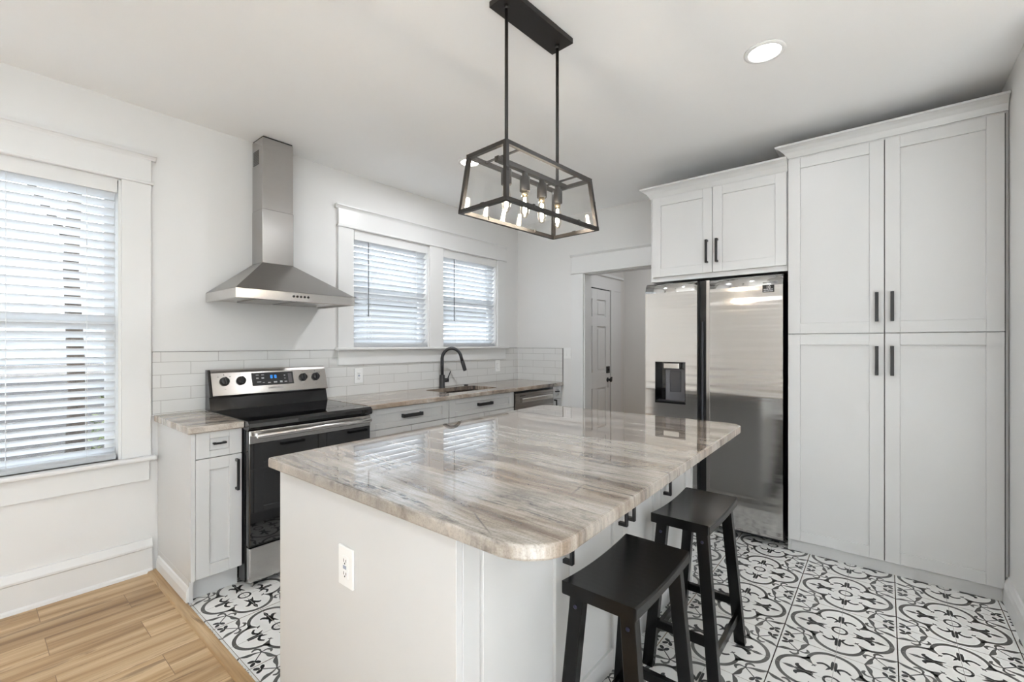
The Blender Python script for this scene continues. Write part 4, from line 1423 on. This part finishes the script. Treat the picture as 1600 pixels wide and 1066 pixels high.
# ================================================================== STOOLS
def make_stool(label, loc):
    r = thing('bar_stool', label, 'stool', loc, 'black saddle seat stools at the island')
    def P(x, y, z): return (loc[0] + x, loc[1] + y, loc[2] + z)
    HZ = 0.643
    # saddle seat: dips along its length
    hx, hy = 0.213, 0.116
    n = 16
    vs, fs, sm = [], [], []
    b = bmesh.new()
    top, bot = [], []
    for i in range(n + 1):
        x = -hx + 2 * hx * i / n
        dz = 0.013 * (1 - (x / hx) ** 2)
        top.append((x, HZ - dz)); bot.append((x, HZ - 0.038 - dz * 0.4))
    q = MB()
    poly = top + bot[::-1]
    q.prism([(loc[0] + p[0], loc[2] + p[1]) for p in poly], 'y', loc[1] - hy, loc[1] + hy, b=0.005, seg=2)
    q.build('seat', M['stool'], r)
    def leg_at(sx, sy, z):
        t = 1 - z / 0.59
        return (sx * (0.172 + 0.022 * t), sy * (0.080 + 0.052 * t))
    w, d_ = 0.016, 0.022
    for sx in (-1, 1):
        for sy in (-1, 1):
            x0, y0 = leg_at(sx, sy, 0.0008)
            x1, y1 = leg_at(sx, sy, 0.603)
            lo = [P(x0 + a * w, y0 + c * d_, 0.0008) for a, c in ((-1, -1), (1, -1), (1, 1), (-1, 1))]
            hi = [P(x1 + a * w, y1 + c * d_, 0.603) for a, c in ((-1, -1), (1, -1), (1, 1), (-1, 1))]
            lg = MB().hexa(lo + hi, 0.0015, 1).build('leg', M['stool'], r)
            bx, by = leg_at(sx, sy, 0.565)
            MB().lathe(P(bx + sx * w, by, 0.565), [(0.006, 0.0), (0.006, 0.002 * sx), (0.003, 0.003 * sx), (0, 0.003 * sx)], 10, axis='x').build('bolt', M['screw'], lg)
    for sx in (-1, 1):
        x, y = leg_at(sx, 1, 0.185)
        MB().box(*[loc[0] + v for v in (x - 0.010, x + 0.010)], loc[1] - y + 0.020, loc[1] + y - 0.020, loc[2] + 0.165, loc[2] + 0.200, 0.002, 1).build('stretcher', M['stool'], r)
    for sy in (-1, 1):
        x, y = leg_at(1, sy, 0.125)
        MB().box(loc[0] - x + 0.016, loc[0] + x - 0.016, *[loc[1] + v for v in (y - 0.009, y + 0.009)], loc[2] + 0.105, loc[2] + 0.140, 0.002, 1).build('stretcher', M['stool'], r)
    return r
st0 = make_stool('black wooden saddle seat stool nearer the camera, at the island corner', (-2.835, -2.728, 0.0))
def dup(root, loc, rz, label):
    n_ = root.copy()
    COL.objects.link(n_)
    n_.location = loc
    n_.rotation_euler = (0, 0, rz)
    n_['label'] = label
    for ch in list(root.children):
        c_ = ch.copy()
        COL.objects.link(c_)
        c_.parent = n_
        for g_ in list(ch.children):
            e_ = g_.copy()
            COL.objects.link(e_)
            e_.parent = c_
    return n_
dup(st0, (-2.150, -2.716, 0.0), 0.0, 'black wooden saddle seat stool farther away, toward the refrigerator')

# ================================================================== PENDANT
PC = Vector((-2.615, -2.187, 0))
r = thing('pendant_light', 'black framed glass box pendant with four bulbs above the island', 'pendant light', (PC.x, PC.y, HC))
PM = Matrix.Translation(PC) @ Matrix.Rotation(math.radians(-3.6), 4, 'Z')
MB(PM).box(-0.206, 0.206, -0.060, 0.060, HC - 0.026, HC - 0.0005, 0.002, 1).build('canopy', M['bronze'], r)
for s in (-1, 1):
    q = MB(PM)
    q.tube([(s * 0.167, 0, HC - 0.026), (s * 0.167, 0, 2.050)], 0.0072, 12)
    q.lathe((s * 0.167, 0, HC - 0.026), [(0.011, -0.016), (0.011, 0.0)], 14)
    q.build('rod', M['bronze'], r)
ZT2, ZB2 = 2.082, 1.862
tx, ty, bx, by = 0.275, 0.102, 0.298, 0.1245
fr = MB(PM)
w = 0.0078
def bar(mb, p, q_, w=0.0078):
    p, q_ = Vector(p), Vector(q_)
    t = (q_ - p).normalized()
    up = Vector((0, 0, 1)) if abs(t.z) < 0.9 else Vector((0, 1, 0))
    a = t.cross(up).normalized() * w
    b_ = t.cross(a).normalized() * w
    p, q_ = p - t * w, q_ + t * w
    vs = [p + a * i + b_ * j for i, j in ((-1, -1), (1, -1), (1, 1), (-1, 1))] + [q_ + a * i + b_ * j for i, j in ((-1, -1), (1, -1), (1, 1), (-1, 1))]
    mb.raw([tuple(v) for v in vs], [(0, 1, 2, 3), (7, 6, 5, 4), (0, 4, 5, 1), (1, 5, 6, 2), (2, 6, 7, 3), (3, 7, 4, 0)])
tc = [(-tx, -ty, ZT2), (tx, -ty, ZT2), (tx, ty, ZT2), (-tx, ty, ZT2)]
bc_ = [(-bx, -by, ZB2), (bx, -by, ZB2), (bx, by, ZB2), (-bx, by, ZB2)]
for i in range(4):
    bar(fr, tc[i], tc[(i + 1) % 4])
    bar(fr, bc_[i], bc_[(i + 1) % 4])
    bar(fr, tc[i], bc_[i])
for s in (-1, 1):
    bar(fr, (s * 0.190, -ty, ZT2), (s * 0.190, ty, ZT2), 0.0035)
fr.build('frame', M['bronze'], r)
bb = MB(PM)
bb.box(-0.225, 0.225, -0.011, 0.011, 2.052, 2.074, 0.002, 1)
bb.build('socket_bar', M['bronze'], r)
for i in range(4):
    a, b_ = tc[i], tc[(i + 1) % 4]
    c, d_ = bc_[(i + 1) % 4], bc_[i]
    P4 = [Vector(v) for v in (a, b_, c, d_)]
    nrm = (P4[1] - P4[0]).cross(P4[3] - P4[0]).normalized() * 0.0015
    cen = sum(P4, Vector()) / 4
    P4 = [cen + (v - cen) * 0.985 for v in P4]
    g = MB(PM)
    g.raw([tuple(v - nrm) for v in P4] + [tuple(v + nrm) for v in P4], [(0, 1, 2, 3), (7, 6, 5, 4), (0, 4, 5, 1), (1, 5, 6, 2), (2, 6, 7, 3), (3, 7, 4, 0)])
    g.build('glass_pane', M['lamp_glass'], r)
for p_ in ((-0.15, -by, ZB2), (0.15, -by, ZB2), (-0.15, by, ZB2), (0.15, by, ZB2), (-bx, 0, ZB2), (bx, 0, ZB2), (-0.5 * (tx + bx), -0.5 * (ty + by), 0.5 * (ZT2 + ZB2)), (0.5 * (tx + bx), -0.5 * (ty + by), 0.5 * (ZT2 + ZB2))):
    MB(PM).box(p_[0] - 0.006, p_[0] + 0.006, p_[1] - 0.010, p_[1] + 0.010, p_[2] - 0.004, p_[2] + 0.012, 0.002, 1).build('glass_clip', M['bronze'], r)
for x in (-0.168, -0.056, 0.056, 0.168):
    so = MB(PM)
    so.lathe((x, 0, 2.052), [(0.012, 0.0), (0.012, -0.012), (0.0215, -0.018), (0.0215, -0.076), (0.019, -0.078), (0.0, -0.078)], 20)
    so = so.build('socket', M['bronze'], r)
    MB(PM).lathe((x, 0, 1.974), [(0.0135, 0.0), (0.0135, -0.012), (0.0125, -0.016), (0.0, -0.016)], 16).build('bulb_cap', M['brass'], r)
    bl = MB(PM)
    bl.lathe((x, 0, 1.958), [(0.0125, 0.0), (0.0145, -0.010), (0.0185, -0.030), (0.0195, -0.055), (0.0165, -0.078), (0.009, -0.092), (0.0, -0.096)], 20)
    bl = bl.build('bulb', M['bulb_glass'], r)
    fi = MB(PM)
    for k in range(4):
        an = PI / 4 + k * PI / 2
        cx_, sy_ = math.cos(an) * 0.0065, math.sin(an) * 0.0065
        fi.tube([(x + cx_ * 0.6, sy_ * 0.6, 1.948), (x + cx_, sy_, 1.888)], 0.0010, 5, caps=False)
    fi.build('filament', M['filament'], bl)

# ------------------------------------------------------------------ recessed ceiling lights
def downlight(x, y, label, watt=None):
    r = thing('recessed_downlight', label, 'ceiling light', (x, y, HC), 'recessed ceiling downlights')
    MB().lathe((x, y, HC), [(0.089, -0.0005), (0.087, -0.006), (0.070, -0.008), (0.068, -0.003), (0.068, -0.0005)], 40).build('trim_ring', M['white_plastic'], r)
    MB().lathe((x, y, HC), [(0.068, -0.001), (0.066, -0.0035), (0.0, -0.0035)], 40).build('lens', M['led'], r)
    ld_ = bpy.data.lights.new('downlight_lamp', 'AREA')
    ld_.shape = 'DISK'
    ld_.size = 0.13
    ld_.energy = watt or DOWNLIGHT_W
    ld_.color = LAMP_COL
    lo = bpy.data.objects.new('downlight_lamp', ld_)
    COL.objects.link(lo)
    lo.parent = r
    lo.location = (0, 0, -0.010)
    return r
downlight(-1.757, -2.908, 'lit round recessed ceiling light above the aisle before the pantry', 2.2)
downlight(-1.715, -0.912, 'lit round recessed ceiling light near the sink, seen beside the pendant frame', 9.0)
for x, y, nm in ((-5.0, -1.1, 'nearest the tall window'), (-5.0, -2.9, 'right behind the camera'), (-7.4, -1.6, 'toward the far windows'), (-7.4, -4.2, 'in the middle of the far end'), (-5.0, -5.6, 'between the rear windows'), (-2.6, -5.6, 'by the kitchen side wall')):  # lamps added out of view to help brighten the kitchen
    downlight(x, y, 'unseen recessed light added over the living area, %s' % nm)

downlight(0.95, -1.55, 'unseen recessed light added to brighten the hall beyond the doorway', 5.5)  # lamp added out of sight to brighten the hall
# ------------------------------------------------------------------ unseen windows added behind the camera to light the kitchen
wi = 3
def added_window(M4, u0, u1, v0, v1):
    global wi
    f = MB(M4)
    c = 0.10
    f.box(u0 - c, u0, v0 - c, v1 + c, 0, 0.02)
    f.box(u1, u1 + c, v0 - c, v1 + c, 0, 0.02)
    f.box(u0, u1, v1, v1 + c, 0, 0.02)
    f.box(u0 - c, u1 + c, v0 - 0.03, v0, 0, 0.06)
    for a, b_ in ((u0, u0 + 0.05), (u1 - 0.05, u1), ((u0 + u1) / 2 - 0.03, (u0 + u1) / 2 + 0.03)):
        f.box(a, b_, v0, v1, -0.10, -0.06)
    for a, b_ in ((v0, v0 + 0.05), (v1 - 0.05, v1), ((v0 + v1) / 2 - 0.02, (v0 + v1) / 2 + 0.02)):
        f.box(u0, u1, a, b_, -0.10, -0.06)
    o = struct(f.build('window_%d' % wi, M['trim']))
    MB(M4).box(u0 + 0.05, u1 - 0.05, v0 + 0.05, v1 - 0.05, -0.082, -0.079).build('pane', M['pane'], o)
    wi += 1
    if PORTALS:
        l = bpy.data.lights.new('sky_portal', 'AREA')
        l.shape = 'RECTANGLE'
        l.size, l.size_y = u1 - u0, v1 - v0
        l.cycles.is_portal = True
        lo = bpy.data.objects.new('sky_portal', l)
        COL.objects.link(lo)
        lo.matrix_world = M4 @ Matrix.Translation(((u0 + u1) / 2, (v0 + v1) / 2, -0.14)) @ Matrix.Rotation(PI, 4, 'Y') @ Matrix.Rotation(PI, 4, 'Y')
        # an area light shines along its local -Z; the room lies along +n
        lo.matrix_world = M4 @ Matrix.Translation(((u0 + u1) / 2, (v0 + v1) / 2, -0.14)) @ Matrix.Rotation(PI, 4, 'X')
for a, b_, c, d_ in LW:
    added_window(frame((0, LY0, 0), (-1, 0, 0), (0, 0, 1), (0, 1, 0)), -b_, -a, c, d_)
for a, b_, c, d_ in LN:
    added_window(FA(0, 0, 0), a, b_, c, d_)
for a, b_, c, d_ in LZ:
    added_window(frame((LX0, 0, 0), (0, 1, 0), (0, 0, 1), (1, 0, 0)), a, b_, c, d_)
if PORTALS:
    for a, b_, c, d_ in (W1, W2A, W2B):
        l = bpy.data.lights.new('sky_portal', 'AREA')
        l.shape = 'RECTANGLE'
        l.size, l.size_y = b_ - a, d_ - c
        l.cycles.is_portal = True
        lo = bpy.data.objects.new('sky_portal', l)
        COL.objects.link(lo)
        lo.matrix_world = FA(0, 0.155, 0) @ Matrix.Translation(((a + b_) / 2, (c + d_) / 2, 0)) @ Matrix.Rotation(PI, 4, 'X')

# unseen rug added behind the camera to bounce sun onto the ceiling
M['reflector'] = noisy('pale_bounce', [(0.4, (0.74, 0.73, 0.71)), (0.6, (0.82, 0.81, 0.79))], 40, 0.95)
tag(MB().box(-8.9, -4.1, -7.0, -3.6, 0.0005, 0.014, 0.004, 1).build('bounce_sheet', M['reflector']), 'unseen pale rug on the wood floor of the living area behind the camera', 'reflector')

# ================================================================== OUTSIDE
struct(MB().box(-40, 40, 0.155, 60, -0.62, -0.50).box(-40, -9.9, -60, 0.155, -0.62, -0.50).box(-9.9, 40, -60, -7.7, -0.62, -0.5).build('ground', M['mulch']))
struct(MB().prism([(1.2, -0.51), (15.5, 0.80), (40, 0.80), (40, -0.51)], 'x', -16, 0.8).build('ground_bank', M['mulch']))
r = thing('fence', 'blue-grey horizontal board fence beyond the yard behind the tall window', 'fence', (-5, 15, 0.8))
hs = MB()
for i in range(8):
    z = 0.60 + i * 0.178
    hs.prism([(15.0, z), (14.965, z), (15.0, z + 0.175)], 'x', -14.0, 0.4)
hs.box(-14.0, 0.4, 15.0, 15.05, 0.5, 2.03)
hs.build('boards', M['siding'], r)
for x in (-11.0, -8.6, -6.2, -3.8, -1.4):
    MB().box(x - 0.06, x + 0.06, 14.93, 14.99, 0.55, 2.06).build('post', M['siding'], r)
r = thing('neighbour_house', 'pale house close by outside the pair of sink windows', 'house', (6, 7, -0.5))
hs = MB()
hs.box(1.2, 12.0, 5.0, 11.0, -0.5, 2.2)
hs.build('siding_wall', M['pale_siding'], r)
MB().prism([(4.6, 2.15), (8, 3.6), (11.4, 2.15), (11.4, 2.3), (8, 3.8), (4.6, 2.3)], 'x', 0.9, 12.3).build('roof', M['roof'], r)
tx_, ty_ = -3.38, 3.5
r = thing('tree', 'brown tree trunk outside behind the tall window blind', 'tree', (tx_, ty_, -0.5))
MB().tube([(tx_, ty_, -0.52), (tx_ + 0.02, ty_, 0.8), (tx_ - 0.03, ty_ + 0.03, 2.2), (tx_ + 0.05, ty_, 4.2)], [0.11, 0.078, 0.066, 0.05], 14).tube([(tx_ - 0.02, ty_ + 0.02, 2.4), (tx_ - 0.5, ty_ + 0.2, 3.4), (tx_ - 1.2, ty_ + 0.4, 4.1)], [0.04, 0.03, 0.02], 10).build('trunk', M['bark'], r)
def bush(x, y, z0, sx, sz, n, label, seed):
    rr = random.Random(seed)
    mb = MB()
    for i in range(n):
        a, b_ = rr.uniform(0, 2 * PI), rr.uniform(0, 1)
        rad = sx * math.sqrt(b_)
        px, py = x + rad * math.cos(a), y + rad * math.sin(a) * 0.7
        pz = z0 + rr.uniform(0, sz) * (1 - 0.5 * b_)
        L, w_ = rr.uniform(0.05, 0.10), rr.uniform(0.018, 0.034)
        T = Matrix.Translation((px, py, pz)) @ Matrix.Rotation(rr.uniform(0, 2 * PI), 4, 'Z') @ Matrix.Rotation(rr.uniform(-1.0, 0.6), 4, 'Y')
        mb.raw([(0, 0, 0), (L * 0.5, w_, 0.006), (L, 0, 0), (L * 0.5, -w_, 0.006)], [(0, 1, 2, 3)], M4=T)
    o = tag(mb.build('bush', M['leaf']), label, 'bush')
    return o
bush(-2.86, 3.9, -0.4, 0.34, 1.55, 900, 'leafy green bush outside the right edge of the tall window', 3)
bush(-4.45, 3.2, -0.5, 0.60, 0.75, 700, 'low yellow-green bush outside the tall window, left of the trunk', 5)
